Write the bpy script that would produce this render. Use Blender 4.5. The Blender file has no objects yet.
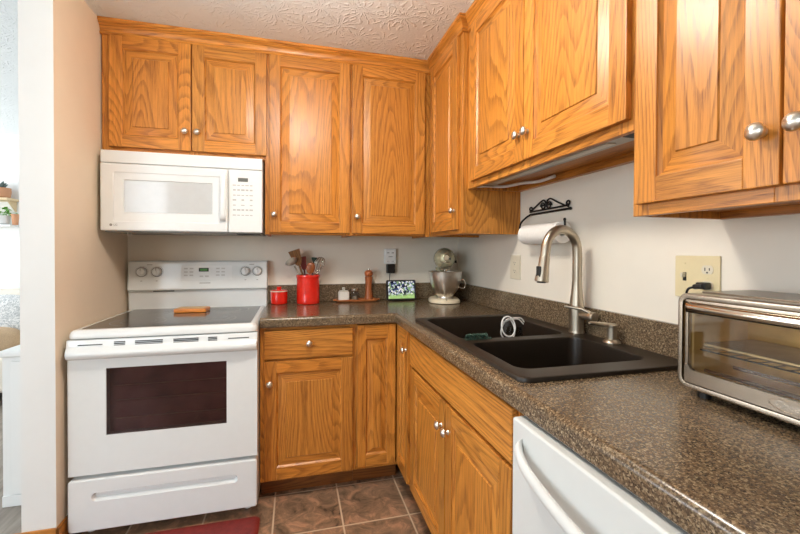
import bpy, bmesh, math, random
from mathutils import Vector, Matrix
random.seed(7)
PI = math.pi
SC = bpy.context.scene
COL = SC.collection

# ------------------------------------------------------------------ camera
XR, ZC, XL = 2.069, 2.425, -0.02          # right wall, ceiling, left partition
def make_camera():
    cd = bpy.data.cameras.new('camera'); co = bpy.data.objects.new('camera', cd); COL.objects.link(co)
    yaw, pit, rol, f = math.radians(14.812), math.radians(0.698), math.radians(0.245), 396.35
    fw = Vector((math.sin(yaw)*math.cos(pit), math.cos(yaw)*math.cos(pit), -math.sin(pit)))
    rt = Vector((math.cos(yaw), -math.sin(yaw), 0)); up = rt.cross(fw)
    r2 = rt*math.cos(rol)+up*math.sin(rol); u2 = up*math.cos(rol)-rt*math.sin(rol)
    m = Matrix((r2, u2, -fw)).transposed().to_4x4(); m.translation = Vector((0.9353, -2.6664, 1.2599))
    co.matrix_world = m
    cd.sensor_width = 36; cd.lens = f/800*36
    cd.shift_x = -0.289/800; cd.shift_y = -10.73/800
    cd.clip_start = 0.02
    SC.camera = co
make_camera()
# ------------------------------------------------------------------ world, daylight, exposure
w = bpy.data.worlds.new('sky'); SC.world = w; w.use_nodes = True
w.node_tree.nodes['Background'].inputs[0].default_value = (0.80, 0.90, 1.0, 1)
w.node_tree.nodes['Background'].inputs[1].default_value = 1.2
def area(name, loc, rot, sx, sy, power, col):
    l = bpy.data.lights.new(name, 'AREA'); l.shape = 'RECTANGLE'; l.size = sx; l.size_y = sy
    l.energy = power; l.color = col
    o = bpy.data.objects.new(name, l); COL.objects.link(o); o.location = loc; o.rotation_euler = rot
    return o
# daylight through the window of the west wall, the patio door behind the camera and the living room window
area('west_window_daylight', (-3.98, -1.5, 1.45), (0, -PI/2, 0), 1.7, 2.4, 50, (0.80, 0.91, 1.0))
area('patio_door_daylight', (-1.25, -4.88, 1.75), (PI/2, 0, 0), .56, 1.2, 24, (0.84, 0.93, 1.0))
area('south_fill_light', (-2.7, -4.88, 1.55), (PI/2, 0, 0), 1.4, 1.3, 130, (0.78, 0.90, 1.0))  # added fill to brighten the range front and cabinets, out of view
area('living_window_daylight', (-3.98, 1.2, 1.5), (0, -PI/2, 0), 1.6, 1.6, 120, (0.95, 0.97, 1.0))
SC.view_settings.view_transform = 'Standard'
SC.view_settings.look = 'None'
SC.view_settings.gamma = 1
SC.view_settings.use_curve_mapping = False
SC.view_settings.exposure = -0.68

# ------------------------------------------------------------------ material helpers
def S(r, g, b):
    def f(c):
        c /= 255.0
        return c/12.92 if c <= 0.04045 else ((c+0.055)/1.055)**2.4
    return (f(r), f(g), f(b), 1.0)
class NT:
    def __init__(s, name):
        s.m = bpy.data.materials.new(name); s.m.use_nodes = True
        s.t = s.m.node_tree; s.n = s.t.nodes
        s.b = s.n['Principled BSDF']
    def node(s, typ, **kw):
        n = s.n.new(typ)
        for k, v in kw.items(): setattr(n, k, v)
        return n
    def link(s, a, b): s.t.links.new(a, b)
    def put(s, inp, v):
        if hasattr(v, 'is_output') or isinstance(v, bpy.types.NodeSocket): s.link(v, inp)
        elif v is not None: inp.default_value = v
    def math(s, op, a, b=None, c=None):
        n = s.node('ShaderNodeMath', operation=op)
        s.put(n.inputs[0], a); s.put(n.inputs[1], b); s.put(n.inputs[2], c)
        return n.outputs[0]
    def vmath(s, op, a, b=None, out=0):
        n = s.node('ShaderNodeVectorMath', operation=op)
        s.put(n.inputs[0], a); s.put(n.inputs[1], b)
        return n.outputs[out]
    def noise(s, vec, scale, detail=2, rough=.5, dist=0.0, dim='3D', w=None):
        n = s.node('ShaderNodeTexNoise', noise_dimensions=dim)
        s.link(vec, n.inputs['Vector']); n.inputs['Scale'].default_value = scale
        n.inputs['Detail'].default_value = detail; n.inputs['Roughness'].default_value = rough
        n.inputs['Distortion'].default_value = dist
        if w is not None: s.put(n.inputs['W'], w)
        return n.outputs['Fac']
    def ramp(s, fac, stops, interp='LINEAR'):
        n = s.node('ShaderNodeValToRGB'); n.color_ramp.interpolation = interp
        e = n.color_ramp.elements
        while len(e) < len(stops): e.new(0.5)
        for i, (p, c) in enumerate(stops):
            e[i].position = p; e[i].color = c
        s.link(fac, n.inputs[0]); return n.outputs[0]
    def mix(s, fac, a, b, mode='MIX'):
        n = s.node('ShaderNodeMix', data_type='RGBA', blend_type=mode)
        s.put(n.inputs[0], fac); s.put(n.inputs[6], a); s.put(n.inputs[7], b)
        return n.outputs[2]
    def coord(s, which='Object'): return s.node('ShaderNodeTexCoord').outputs[which]
    def bump(s, h, strength=.3, dist=.002):
        n = s.node('ShaderNodeBump'); n.inputs['Strength'].default_value = strength
        n.inputs['Distance'].default_value = dist; s.link(h, n.inputs['Height'])
        s.link(n.outputs[0], s.b.inputs['Normal'])
def plain(name, col, rough=.5, metal=0.0, var=.04, scale=30, **kw):
    """procedural paint / plastic / metal: base colour with a faint mottling"""
    t = NT(name)
    v = t.noise(t.coord(), scale, 3)
    dark = tuple(c*(1-var) for c in col[:3])+(1,); lite = tuple(min(1, c*(1+var)) for c in col[:3])+(1,)
    t.link(t.ramp(v, [(.3, dark), (.7, lite)]), t.b.inputs['Base Color'])
    t.b.inputs['Roughness'].default_value = rough; t.b.inputs['Metallic'].default_value = metal
    for k, x in kw.items():
        t.b.inputs[k.replace('_', ' ')].default_value = x
    return t.m
def emit(name, col, strength):
    t = NT(name); t.b.inputs['Base Color'].default_value = col
    t.b.inputs['Emission Color'].default_value = col; t.b.inputs['Emission Strength'].default_value = strength
    return t.m
def wood(name, axis, light, mid, dark, freq=36.0, rough=.36):
    """plain-sawn oak: contour bands of a stretched noise make the cathedral arches, fine dashes make the pores"""
    t = NT(name)
    sd = t.node('ShaderNodeAttribute', attribute_name='seed').outputs['Fac']
    off = t.node('ShaderNodeCombineXYZ')
    t.link(t.math('MULTIPLY', sd, 17.3), off.inputs[0]); t.link(t.math('MULTIPLY', sd, 9.1), off.inputs[1]); t.link(t.math('MULTIPLY', sd, 23.7), off.inputs[2])
    p = t.vmath('ADD', t.coord(), off.outputs[0])
    def sc(a, c):
        return {'x': (c, a, a), 'y': (a, c, a), 'z': (a, a, c)}[axis]
    n1 = t.noise(t.vmath('MULTIPLY', p, sc(4.6, .62)), 1.0, 1.2, .3, .2)
    fine = t.noise(t.vmath('MULTIPLY', p, sc(70, 5)), 1.0, 2)
    v = t.math('MULTIPLY', t.math('ADD', n1, t.math('MULTIPLY', fine, .012)), freq)
    fr = t.math('FRACT', v)
    streak = t.ramp(t.noise(t.vmath('MULTIPLY', p, sc(110, 4)), 1.0, 2, .5), [(.40, (0, 0, 0, 1)), (.62, (1, 1, 1, 1))])
    band = t.ramp(fr, [(0, (0, 0, 0, 1)), (.45, (.12, .12, .12, 1)), (.82, (1, 1, 1, 1)), (.93, (.9, .9, .9, 1)), (1, (0.0, .0, .0, 1))])
    base = t.mix(t.noise(t.vmath('MULTIPLY', p, sc(6, .8)), 1.0, 3), light, mid)
    pore = t.noise(t.vmath('MULTIPLY', p, sc(430, 14)), 1.0, 3, .65)
    pm = t.ramp(pore, [(.46, (0, 0, 0, 1)), (.66, (1, 1, 1, 1))])
    base = t.mix(t.math('MULTIPLY', band, t.math('ADD', .30, t.math('MULTIPLY', pm, .50))), base, dark)
    base = t.mix(t.math('MULTIPLY', pm, .26), base, dark)
    base = t.mix(t.math('MULTIPLY', streak, .22), base, dark)
    wn = t.node('ShaderNodeTexWhiteNoise', noise_dimensions='1D'); t.link(sd, wn.inputs['W'])
    hs = t.node('ShaderNodeHueSaturation'); t.link(base, hs.inputs['Color'])
    t.link(t.math('ADD', .86, t.math('MULTIPLY', wn.outputs['Value'], .26)), hs.inputs['Value'])
    t.link(hs.outputs[0], t.b.inputs['Base Color'])
    t.b.inputs['Roughness'].default_value = rough
    t.b.inputs['Coat Weight'].default_value = .12; t.b.inputs['Coat Roughness'].default_value = .25; t.b.inputs['Specular IOR Level'].default_value = .4
    t.bump(pore, .12, .0008)
    return t.m
OAK = (S(228, 160, 74), S(200, 120, 38), S(104, 50, 10))
oak_z = wood('oak_vertical', 'z', *OAK); oak_x = wood('oak_horizontal', 'x', *OAK); oak_y = wood('oak_lengthwise', 'y', *OAK)
oak_mats = [oak_z, oak_x, oak_y]
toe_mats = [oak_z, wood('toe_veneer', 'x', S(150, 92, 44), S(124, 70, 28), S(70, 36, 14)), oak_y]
dark_wood = wood('turned_walnut', 'z', S(190, 110, 60), S(158, 82, 40), S(100, 48, 22))
tray_wood = wood('tray_wood', 'x', S(206, 128, 72), S(178, 102, 52), S(120, 62, 30))
util_wood = wood('spoon_wood', 'z', S(170, 120, 70), S(120, 78, 42), S(70, 40, 20))
white_wall = plain('wall_paint', S(236, 228, 214), .75, scale=8, var=.015)
tan_wall = plain('tan_paint', S(238, 221, 198), .75, scale=8, var=.015)
white_paint = plain('white_trim_paint', S(236, 237, 235), .55, scale=8, var=.012)
enamel = plain('white_enamel', S(234, 238, 238), .22, var=.008, Coat_Weight=.3)
enamel_warm = plain('white_plastic', S(238, 241, 241), .28, var=.01)
dw_white = plain('dishwasher_enamel', S(216, 218, 216), .35, var=.01)
grey_plastic = plain('grey_plastic', S(150, 152, 150), .4)
mid_grey = plain('light_grey_print', S(165, 166, 165), .5)
dark_plastic = plain('black_plastic', S(22, 21, 20), .35)
black_metal = plain('black_wire', S(20, 18, 17), .4, .3)
shadow_gap = plain('dark_recess', S(30, 30, 30), .6)
nickel = plain('satin_nickel', S(190, 178, 160), .36, 1.0, .03)
knob_metal = plain('bright_nickel', S(226, 220, 210), .28, 1.0, .03)
steel = plain('brushed_steel', S(176, 164, 148), .26, 1.0, .05, 60)
polished = plain('polished_steel', S(214, 206, 194), .12, 1.0, .03)
toaster_inside = plain('toaster_cavity', S(242, 196, 128), .5, .1, .25, 14)  # pale amber stands in for warm cabinets reflected in the door glass
bowl_steel = plain('mixer_bowl_steel', S(240, 234, 226), .32, 1.0, .03)
champagne = plain('champagne_metal', S(204, 202, 172), .26, .6, .03)
cream_base = plain('cream_enamel', S(226, 212, 184), .25, 0, .02)
red_glaze = plain('red_glaze', S(228, 36, 22), .14, 0, .05, Coat_Weight=.6)
red_mat = None
ivory = plain('ivory_plastic', S(226, 210, 168), .35, 0, .02)
ivory_light = plain('light_ivory_plastic', S(222, 212, 190), .4, 0, .02)
paper = plain('paper_towel', S(244, 240, 234), .9, 0, .03, 90)
sink_mat = plain('black_composite', S(34, 25, 16), .40, 0, .15, 300)
cable_white = plain('white_cable', S(232, 230, 226), .4)
light_metal = plain('fixture_metal', S(176, 174, 166), .35, .2, .06)
glass_lid_white = plain('salt_crystals', S(226, 224, 216), .55, 0, .08, 200)
green = plain('leaf_green', S(96, 168, 40), .5, 0, .2)
teal = plain('teal_scrubber', S(34, 62, 50), .6, 0, .2, 200)
terracotta = plain('terracotta', S(206, 150, 112), .7)
shelf_wood = plain('pale_shelf', S(226, 200, 160), .6)
orange_wood = wood('orange_block', 'x', S(236, 154, 60), S(220, 130, 40), S(180, 96, 28))
cushion_tan = plain('tan_knit', S(190, 162, 130), .95, 0, .1, 120)
sofa_mat = plain('cream_upholstery', S(226, 218, 204), .95, 0, .05, 60)
def glass_mat(name, col=(1, 1, 1, 1), rough=.02, alpha=None):
    t = NT(name); t.link(t.ramp(t.noise(t.coord(), 5), [(0, col), (1, col)]), t.b.inputs['Base Color'])
    t.b.inputs['Roughness'].default_value = rough
    t.b.inputs['Transmission Weight'].default_value = 1; t.b.inputs['IOR'].default_value = 1.45
    return t.m
jar_glass = glass_mat('jar_glass'); tint_glass = glass_mat('tinted_glass', S(214, 206, 196))
def thin_glass(name, tint, rough=.03, base=None):
    """a dark or clear pane: a glossy coat over a see-through body"""
    t = NT(name)
    tr = t.node('ShaderNodeBsdfTransparent'); tr.inputs[0].default_value = tint
    gl = t.node('ShaderNodeBsdfGlossy'); gl.inputs['Roughness'].default_value = rough
    fr = t.node('ShaderNodeFresnel'); fr.inputs[0].default_value = 1.5
    mx = t.node('ShaderNodeMixShader')
    t.link(fr.outputs[0], mx.inputs[0]); t.link(tr.outputs[0], mx.inputs[1]); t.link(gl.outputs[0], mx.inputs[2])
    t.link(mx.outputs[0], t.n['Material Output'].inputs[0])
    return t.m
toaster_glass = thin_glass('toaster_pane', S(250, 246, 238))
oven_pane = thin_glass('oven_pane', S(214, 200, 198))
window_pane = thin_glass('window_pane', (1, 1, 1, 1))
def ceramic_glass():
    t = NT('ceramic_cooktop')
    sp = t.noise(t.coord(), 700, 2)
    t.link(t.ramp(sp, [(.45, S(40, 38, 36)), (.75, S(104, 98, 92))]), t.b.inputs['Base Color'])
    t.b.inputs['Roughness'].default_value = .12
    return t.m
cooktop_glass = ceramic_glass()
def granite():
    t = NT('speckled_laminate')
    c = t.coord()
    def vor(scale):
        n = t.node('ShaderNodeTexVoronoi'); n.inputs['Scale'].default_value = scale; t.link(c, n.inputs['Vector'])
        x = t.node('ShaderNodeSeparateColor'); t.link(n.outputs['Color'], x.inputs[0]); return x.outputs[0]
    a = vor(280); b = vor(480)
    ca = t.ramp(a, [(0, S(42, 35, 28)), (.35, S(74, 61, 47)), (.6, S(110, 90, 67)), (.82, S(144, 121, 92)), (1, S(188, 168, 136))])
    cb = t.ramp(b, [(0, S(37, 31, 26)), (.5, S(94, 77, 58)), (.85, S(132, 112, 86)), (1, S(196, 177, 146))])
    m = t.mix(.45, ca, cb)
    m = t.mix(t.math('MULTIPLY', t.noise(c, 14, 3), .35), m, S(90, 70, 50))
    t.link(m, t.b.inputs['Base Color'])
    t.b.inputs['Roughness'].default_value = .22
    t.bump(t.noise(c, 260, 2), .10, .0012)
    return t.m
laminate = granite()
def ceiling_mat():
    t = NT('stomped_plaster')
    c = t.coord()
    def fan(offset, scale, arms):
        p = t.vmath('MULTIPLY', t.vmath('ADD', c, offset), (1, 1, 0))
        p = t.vmath('ADD', p, t.vmath('MULTIPLY', t.node('ShaderNodeTexNoise').outputs['Color'], (0, 0, 0)))
        v = t.node('ShaderNodeTexVoronoi', voronoi_dimensions='2D'); v.inputs['Scale'].default_value = scale
        t.link(p, v.inputs['Vector'])
        d = t.vmath('SUBTRACT', p, v.outputs['Position'])
        s = t.node('ShaderNodeSeparateXYZ'); t.link(d, s.inputs[0])
        ang = t.math('ARCTAN2', s.outputs[1], s.outputs[0])
        wob = t.noise(p, 16, 2)
        rid = t.math('SINE', t.math('ADD', t.math('MULTIPLY', ang, arms), t.math('MULTIPLY', wob, 9)))
        rid = t.math('POWER', t.math('MAXIMUM', rid, 0.0), 2.0)
        dist = v.outputs['Distance']
        brk = t.ramp(t.noise(p, 34, 2), [(.42, (0, 0, 0, 1)), (.56, (1, 1, 1, 1))])
        fall = t.ramp(dist, [(.03, (0, 0, 0, 1)), (.10, (1, 1, 1, 1)), (.45, (.8, .8, .8, 1)), (.62, (0, 0, 0, 1))])
        return t.math('MULTIPLY', t.math('MULTIPLY', rid, fall), brk)
    h = t.math('ADD', fan((0.1, .2, 0), 4.6, 14.0), t.math('MULTIPLY', fan((3.37, 1.71, 0), 5.6, 12.0), .8))
    h = t.math('ADD', h, t.math('MULTIPLY', t.noise(c, 90, 3), .25))
    t.b.inputs['Base Color'].default_value = S(238, 245, 248)
    t.b.inputs['Roughness'].default_value = .85
    t.bump(h, .6, .006)
    return t.m
plaster = ceiling_mat()
def tile_mat():
    t = NT('stone_tile'); c = t.coord('Object')
    s = t.node('ShaderNodeSeparateXYZ'); t.link(c, s.inputs[0])
    def cell(v, o):
        q = t.math('DIVIDE', t.math('SUBTRACT', v, o), .3135)
        return t.math('FLOOR', q), t.math('FRACT', q)
    ix, fx = cell(s.outputs[0], .836-3.135); iy, fy = cell(s.outputs[1], -.858-6.27)
    def edge(f): return t.math('MINIMUM', f, t.math('SUBTRACT', 1.0, f))
    e = t.math('MINIMUM', edge(fx), edge(fy))
    grout = t.ramp(e, [(.009, (1, 1, 1, 1)), (.016, (0, 0, 0, 1))])
    cb = t.node('ShaderNodeCombineXYZ'); t.link(ix, cb.inputs[0]); t.link(iy, cb.inputs[1])
    wn = t.node('ShaderNodeTexWhiteNoise'); t.link(cb.outputs[0], wn.inputs['Vector'])
    p = t.vmath('ADD', c, t.vmath('SCALE', wn.outputs['Color'])) if False else t.vmath('ADD', c, t.vmath('MULTIPLY', wn.outputs['Color'], (9, 9, 9)))
    n = t.noise(p, 11, 8, .70, .9)
    col = t.ramp(n, [(.34, S(66, 50, 38)), (.44, S(126, 100, 78)), (.54, S(156, 122, 95)), (.62, S(196, 146, 114)), (.75, S(152, 134, 114))])
    col = t.mix(t.math('MULTIPLY', wn.outputs['Value'], .25), col, S(122, 102, 84))
    col = t.mix(grout, col, S(206, 182, 154))
    t.link(col, t.b.inputs['Base Color']); t.b.inputs['Roughness'].default_value = .38
    t.bump(t.math('SUBTRACT', t.math('MULTIPLY', n, .4), grout), .3, .003)
    return t.m
tile = tile_mat()
def plank_mat():
    t = NT('grey_plank_floor'); c = t.coord()
    n = t.noise(t.vmath('MULTIPLY', c, (14, 1.5, 1)), 2.0, 5, .6)
    t.link(t.ramp(n, [(.3, S(112, 102, 92)), (.7, S(158, 148, 136))]), t.b.inputs['Base Color'])
    t.b.inputs['Roughness'].default_value = .5
    return t.m
planks = plank_mat()
def mat_red():
    t = NT('red_vinyl'); c = t.coord()
    n = t.noise(c, 40, 4, .6)
    t.link(t.ramp(n, [(.3, S(104, 24, 20)), (.7, S(130, 38, 32))]), t.b.inputs['Base Color'])
    t.b.inputs['Roughness'].default_value = .55
    t.bump(t.noise(c, 130, 3), .4, .002)
    return t.m
red_mat = mat_red()
def screen_mat():
    t = NT('ball_game_screen'); c = t.coord()
    s = t.node('ShaderNodeSeparateXYZ'); t.link(c, s.inputs[0])
    grass = t.mix(t.noise(c, 60, 3), S(120, 170, 70), S(180, 205, 150))
    n = t.node('ShaderNodeTexVoronoi'); n.inputs['Scale'].default_value = 95; t.link(c, n.inputs['Vector'])
    x = t.node('ShaderNodeSeparateColor'); t.link(n.outputs['Color'], x.inputs[0])
    crowd = t.ramp(x.outputs[0], [(0, S(20, 26, 48)), (.3, S(54, 66, 104)), (.5, S(170, 180, 196)), (.66, S(120, 150, 110)), (.86, S(225, 228, 225))], 'CONSTANT')
    hgt = t.math('ADD', s.outputs[2], t.math('MULTIPLY', t.noise(c, 30, 2), .05))
    m = t.ramp(hgt, [(.055, (0, 0, 0, 1)), (.075, (1, 1, 1, 1))])
    col = t.mix(m, grass, crowd)
    t.link(col, t.b.inputs['Base Color']); t.link(col, t.b.inputs['Emission Color'])
    t.b.inputs['Emission Strength'].default_value = .75; t.b.inputs['Roughness'].default_value = .15
    return t.m
game_screen = screen_mat()
def pillow_mat():
    t = NT('patterned_cushion'); n = t.noise(t.coord(), 26, 4, .7, 1.5)
    t.link(t.ramp(n, [(.42, S(238, 238, 236)), (.5, S(150, 155, 158)), (.56, S(232, 232, 230))]), t.b.inputs['Base Color'])
    t.b.inputs['Roughness'].default_value = .9
    return t.m
pillow_print = pillow_mat()
display_green = emit('clock_digits', S(60, 110, 50), .6)
lamp_emit = emit('lamp_glass', (1.0, .93, .83, 1), 124.0)

# ------------------------------------------------------------------ mesh helpers
def new(): 
    bm = bmesh.new(); bm.verts.layers.float.new('seed'); return bm
def seedv(bm, verts, s=None):
    L = bm.verts.layers.float['seed']; s = random.random()*10 if s is None else s
    for v in verts: v[L] = s
def bx(bm, x0, x1, y0, y1, z0, z1, mat=0, bev=0.0, seg=2, s=None, M=None):
    vs = [bm.verts.new(p) for p in ((x0,y0,z0),(x1,y0,z0),(x1,y1,z0),(x0,y1,z0),(x0,y0,z1),(x1,y0,z1),(x1,y1,z1),(x0,y1,z1))]
    fs = [bm.faces.new([vs[i] for i in q]) for q in ((3,2,1,0),(4,5,6,7),(0,1,5,4),(1,2,6,5),(2,3,7,6),(3,0,4,7))]
    for f in fs: f.material_index = mat
    seedv(bm, vs, s)
    allv = vs
    if bev > 0:
        es = list({e for f in fs for e in f.edges})
        sv = vs[0][bm.verts.layers.float['seed']]
        r = bmesh.ops.bevel(bm, geom=es, offset=bev, segments=seg, profile=.5, affect='EDGES', clamp_overlap=True)
        for f in r['faces']: f.material_index = mat
        allv = list({v for f in r['faces'] for v in f.verts} | {v for v in vs if v.is_valid})
        seedv(bm, allv, sv)
    if M is not None: bmesh.ops.transform(bm, matrix=M, verts=allv)
    return allv
def lathe(bm, prof, seg=24, M=None, mat=0, s=None, cap=True):
    """revolve (radius, height) about local z"""
    rings = []; allv = []
    for r, z in prof:
        if r < 1e-6: ring = [bm.verts.new((0, 0, z))]
        else: ring = [bm.verts.new((r*math.cos(2*PI*i/seg), r*math.sin(2*PI*i/seg), z)) for i in range(seg)]
        rings.append(ring); allv += ring
    for a, b in zip(rings, rings[1:]):
        for i in range(seg):
            j = (i+1) % seg
            if len(a) == 1 and len(b) == 1: continue
            if len(a) == 1: f = bm.faces.new((a[0], b[j], b[i]))
            elif len(b) == 1: f = bm.faces.new((a[i], a[j], b[0]))
            else: f = bm.faces.new((a[i], a[j], b[j], b[i]))
            f.material_index = mat
    if cap:
        for ring, rev in ((rings[0], True), (rings[-1], False)):
            if len(ring) > 1:
                f = bm.faces.new(ring[::-1] if rev else ring); f.material_index = mat
    seedv(bm, allv, s)
    if M is not None: bmesh.ops.transform(bm, matrix=M, verts=allv)
    return allv
def tube(bm, pts, rad, seg=10, mat=0, closed=False, M=None, s=None):
    pts = [Vector(p) for p in pts]; n = len(pts)
    rads = rad if isinstance(rad, (list, tuple)) else [rad]*n
    rings = []; allv = []; nrm = None
    for i, p in enumerate(pts):
        if closed: d = pts[(i+1) % n]-pts[i-1]
        else: d = (pts[min(i+1, n-1)]-pts[max(i-1, 0)])
        d.normalize()
        if nrm is None:
            nrm = d.orthogonal().normalized()
        else:
            nrm = (nrm-d*nrm.dot(d)); nrm = nrm.normalized() if nrm.length > 1e-6 else d.orthogonal().normalized()
        b = d.cross(nrm)
        ring = [bm.verts.new(p+(nrm*math.cos(2*PI*k/seg)+b*math.sin(2*PI*k/seg))*rads[i]) for k in range(seg)]
        rings.append(ring); allv += ring
    pairs = list(zip(rings, rings[1:])) + ([(rings[-1], rings[0])] if closed else [])
    for a, b in pairs:
        for k in range(seg):
            j = (k+1) % seg
            f = bm.faces.new((a[k], a[j], b[j], b[k])); f.material_index = mat
    if not closed:
        bm.faces.new(rings[0][::-1]).material_index = mat; bm.faces.new(rings[-1]).material_index = mat
    seedv(bm, allv, s)
    if M is not None: bmesh.ops.transform(bm, matrix=M, verts=allv)
    return allv
def prism(bm, poly, d0, d1, plane='xz', mat=0, s=None, M=None):
    """extrude a 2-D outline between two depths; plane names the outline's axes"""
    def P(a, b, d):
        return {'xz': (a, d, b), 'xy': (a, b, d), 'yz': (d, a, b)}[plane]
    A = [bm.verts.new(P(a, b, d0)) for a, b in poly]; B = [bm.verts.new(P(a, b, d1)) for a, b in poly]
    fs = [bm.faces.new(A), bm.faces.new(B[::-1])]
    n = len(poly)
    for i in range(n): fs.append(bm.faces.new((A[i], B[i], B[(i+1) % n], A[(i+1) % n])))
    for f in fs: f.material_index = mat
    bmesh.ops.recalc_face_normals(bm, faces=fs)
    seedv(bm, A+B, s)
    if M is not None: bmesh.ops.transform(bm, matrix=M, verts=A+B)
    return A+B
def rrect(x0, x1, y0, y1, r, n=6):
    out = []
    for cx, cy, a0 in ((x1-r, y1-r, 0), (x0+r, y1-r, 90), (x0+r, y0+r, 180), (x1-r, y0+r, 270)):
        for i in range(n+1):
            a = math.radians(a0+90*i/n); out.append((cx+r*math.cos(a), cy+r*math.sin(a)))
    return out
def loft(bm, rings, mat=0, cap0=True, cap1=True, s=None, M=None):
    R = [[bm.verts.new(p) for p in r] for r in rings]; n = len(R[0]); fs = []
    for a, b in zip(R, R[1:]):
        for i in range(n): fs.append(bm.faces.new((a[i], a[(i+1) % n], b[(i+1) % n], b[i])))
    if cap0: fs.append(bm.faces.new(R[0][::-1]))
    if cap1: fs.append(bm.faces.new(R[-1]))
    for f in fs: f.material_index = mat
    bmesh.ops.recalc_face_normals(bm, faces=fs)
    vs = [v for r in R for v in r]; seedv(bm, vs, s)
    if M is not None: bmesh.ops.transform(bm, matrix=M, verts=vs)
    return vs
def catmull(pts, n=8, closed=False):
    pts = [Vector(p) for p in pts]; out = []; m = len(pts)
    rng = range(m if closed else m-1)
    for i in rng:
        p0 = pts[(i-1) % m] if closed or i > 0 else pts[0]*2-pts[1]
        p1 = pts[i]; p2 = pts[(i+1) % m]
        p3 = pts[(i+2) % m] if closed or i+2 < m else pts[-1]*2-pts[-2]
        for k in range(n):
            t = k/n
            out.append(.5*((2*p1)+(p2-p0)*t+(2*p0-5*p1+4*p2-p3)*t*t+(3*p1-p0-3*p2+p3)*t**3))
    if not closed: out.append(pts[-1])
    return out
def T(x, y, z): return Matrix.Translation((x, y, z))
def RX(a): return Matrix.Rotation(math.radians(a), 4, 'X')
def RY(a): return Matrix.Rotation(math.radians(a), 4, 'Y')
def RZ(a): return Matrix.Rotation(math.radians(a), 4, 'Z')
def obj(name, bm, mats, parent=None, smooth=35, loc=None, label=None):
    me = bpy.data.meshes.new(name); bm.to_mesh(me); bm.free()
    for m in (mats if isinstance(mats, (list, tuple)) else [mats]): me.materials.append(m)
    if smooth:
        me.shade_smooth(); me.set_sharp_from_angle(angle=math.radians(smooth))
    o = bpy.data.objects.new(name, me); COL.objects.link(o)
    if smooth:
        wn = o.modifiers.new('weighted_normal', 'WEIGHTED_NORMAL'); wn.keep_sharp = True; wn.weight = 90
    if parent: o.parent = parent
    if loc: o.location = loc
    if label: o['label'] = label
    return o
def tag(o, label, cat, group=None, kind=None):
    o['label'] = label; o['category'] = cat
    if group: o['group'] = group
    if kind: o['kind'] = kind
    return o
def thing(name, label, cat, loc=(0, 0, 0), rot=0, group=None):
    o = bpy.data.objects.new(name, None); COL.objects.link(o); o.empty_display_size = .05
    o.location = loc; o.rotation_euler = (0, 0, math.radians(rot))
    return tag(o, label, cat, group)
def struct(name, bm, mats, smooth=35, parent=None):
    o = obj(name, bm, mats, parent, smooth)
    if not parent: o['kind'] = 'structure'
    return o
def text_bm(txt, size, M, depth=.0004):
    cu = bpy.data.curves.new('letters', 'FONT'); cu.body = txt; cu.size = size; cu.extrude = depth
    cu.align_x = 'CENTER'; cu.align_y = 'CENTER'
    ob = bpy.data.objects.new('letters', cu); COL.objects.link(ob)
    dg = bpy.context.evaluated_depsgraph_get()
    me = bpy.data.meshes.new_from_object(ob.evaluated_get(dg))
    bm = new(); bm.from_mesh(me); bmesh.ops.transform(bm, matrix=M, verts=bm.verts[:])
    bpy.data.objects.remove(ob); bpy.data.curves.remove(cu); bpy.data.meshes.remove(me)
    return bm
def add_text(bm, txt, size, M, depth=.0004):
    b2 = text_bm(txt, size, M, depth); me = bpy.data.meshes.new('tmp'); b2.to_mesh(me); b2.free()
    bm.from_mesh(me); bpy.data.meshes.remove(me)

# ------------------------------------------------------------------ setting
bm = new(); bx(bm, -4.1, XR+.1, -5.0, -.575, -.05, 0); bx(bm, XL-.02, XR+.1, -.575, .1, -.05, 0); struct('floor', bm, tile, 0)
bm = new(); bx(bm, -4.1, XL-.12, -.575, 2.4, -.05, 0); struct('floor_living', bm, planks, 0)
bm = new(); bx(bm, -4.1, XR+.1, -5.0, 2.4, ZC, ZC+.1); struct('ceiling', bm, plaster, 0)
bm = new(); bx(bm, XL, XR, 0, .1, 0, ZC); struct('wall_back', bm, white_wall, 0)
bm = new(); bx(bm, XR, XR+.1, -5.0, .1, 0, ZC); struct('wall_right', bm, white_wall, 0)
# the partition beside the range: white outside and on its end, tan towards the kitchen
bm = new(); vs = bx(bm, XL-.119, XL, -.732, 2.2, 0, ZC)
bm.normal_update()
for f in bm.faces:
    if f.normal.x > .9: f.material_index = 1
struct('wall_left', bm, [white_paint, tan_wall], 0)
bm = new(); bx(bm, -4.1, XL-.119, 2.2, 2.3, 0, ZC); struct('wall_living', bm, white_paint, 0)
bm = new()
for a, b, c, d in ((-5, -2.7, 0, ZC), (-2.7, -.3, 0, .6), (-2.7, -.3, 2.3, ZC), (-.3, .4, 0, ZC), (.4, 2.0, 0, .7), (.4, 2.0, 2.3, ZC), (2.0, 2.3, 0, ZC)):
    bx(bm, -4.2, -4.1, a, b, c, d)
struct('wall_west', bm, white_wall, 0)
bm = new()
for a, b, c, d in ((-4.1, -3.45, 0, ZC), (-3.45, -1.95, 0, .85), (-3.45, -1.95, 2.25, ZC), (-1.95, -1.58, 0, ZC), (-1.58, -.92, 0, 1.10), (-1.58, -.92, 2.38, ZC), (-.92, XR+.1, 0, ZC)):
    bx(bm, a, b, -5.1, -5.0, c, d)
struct('wall_south', bm, white_wall, 0)
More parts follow.
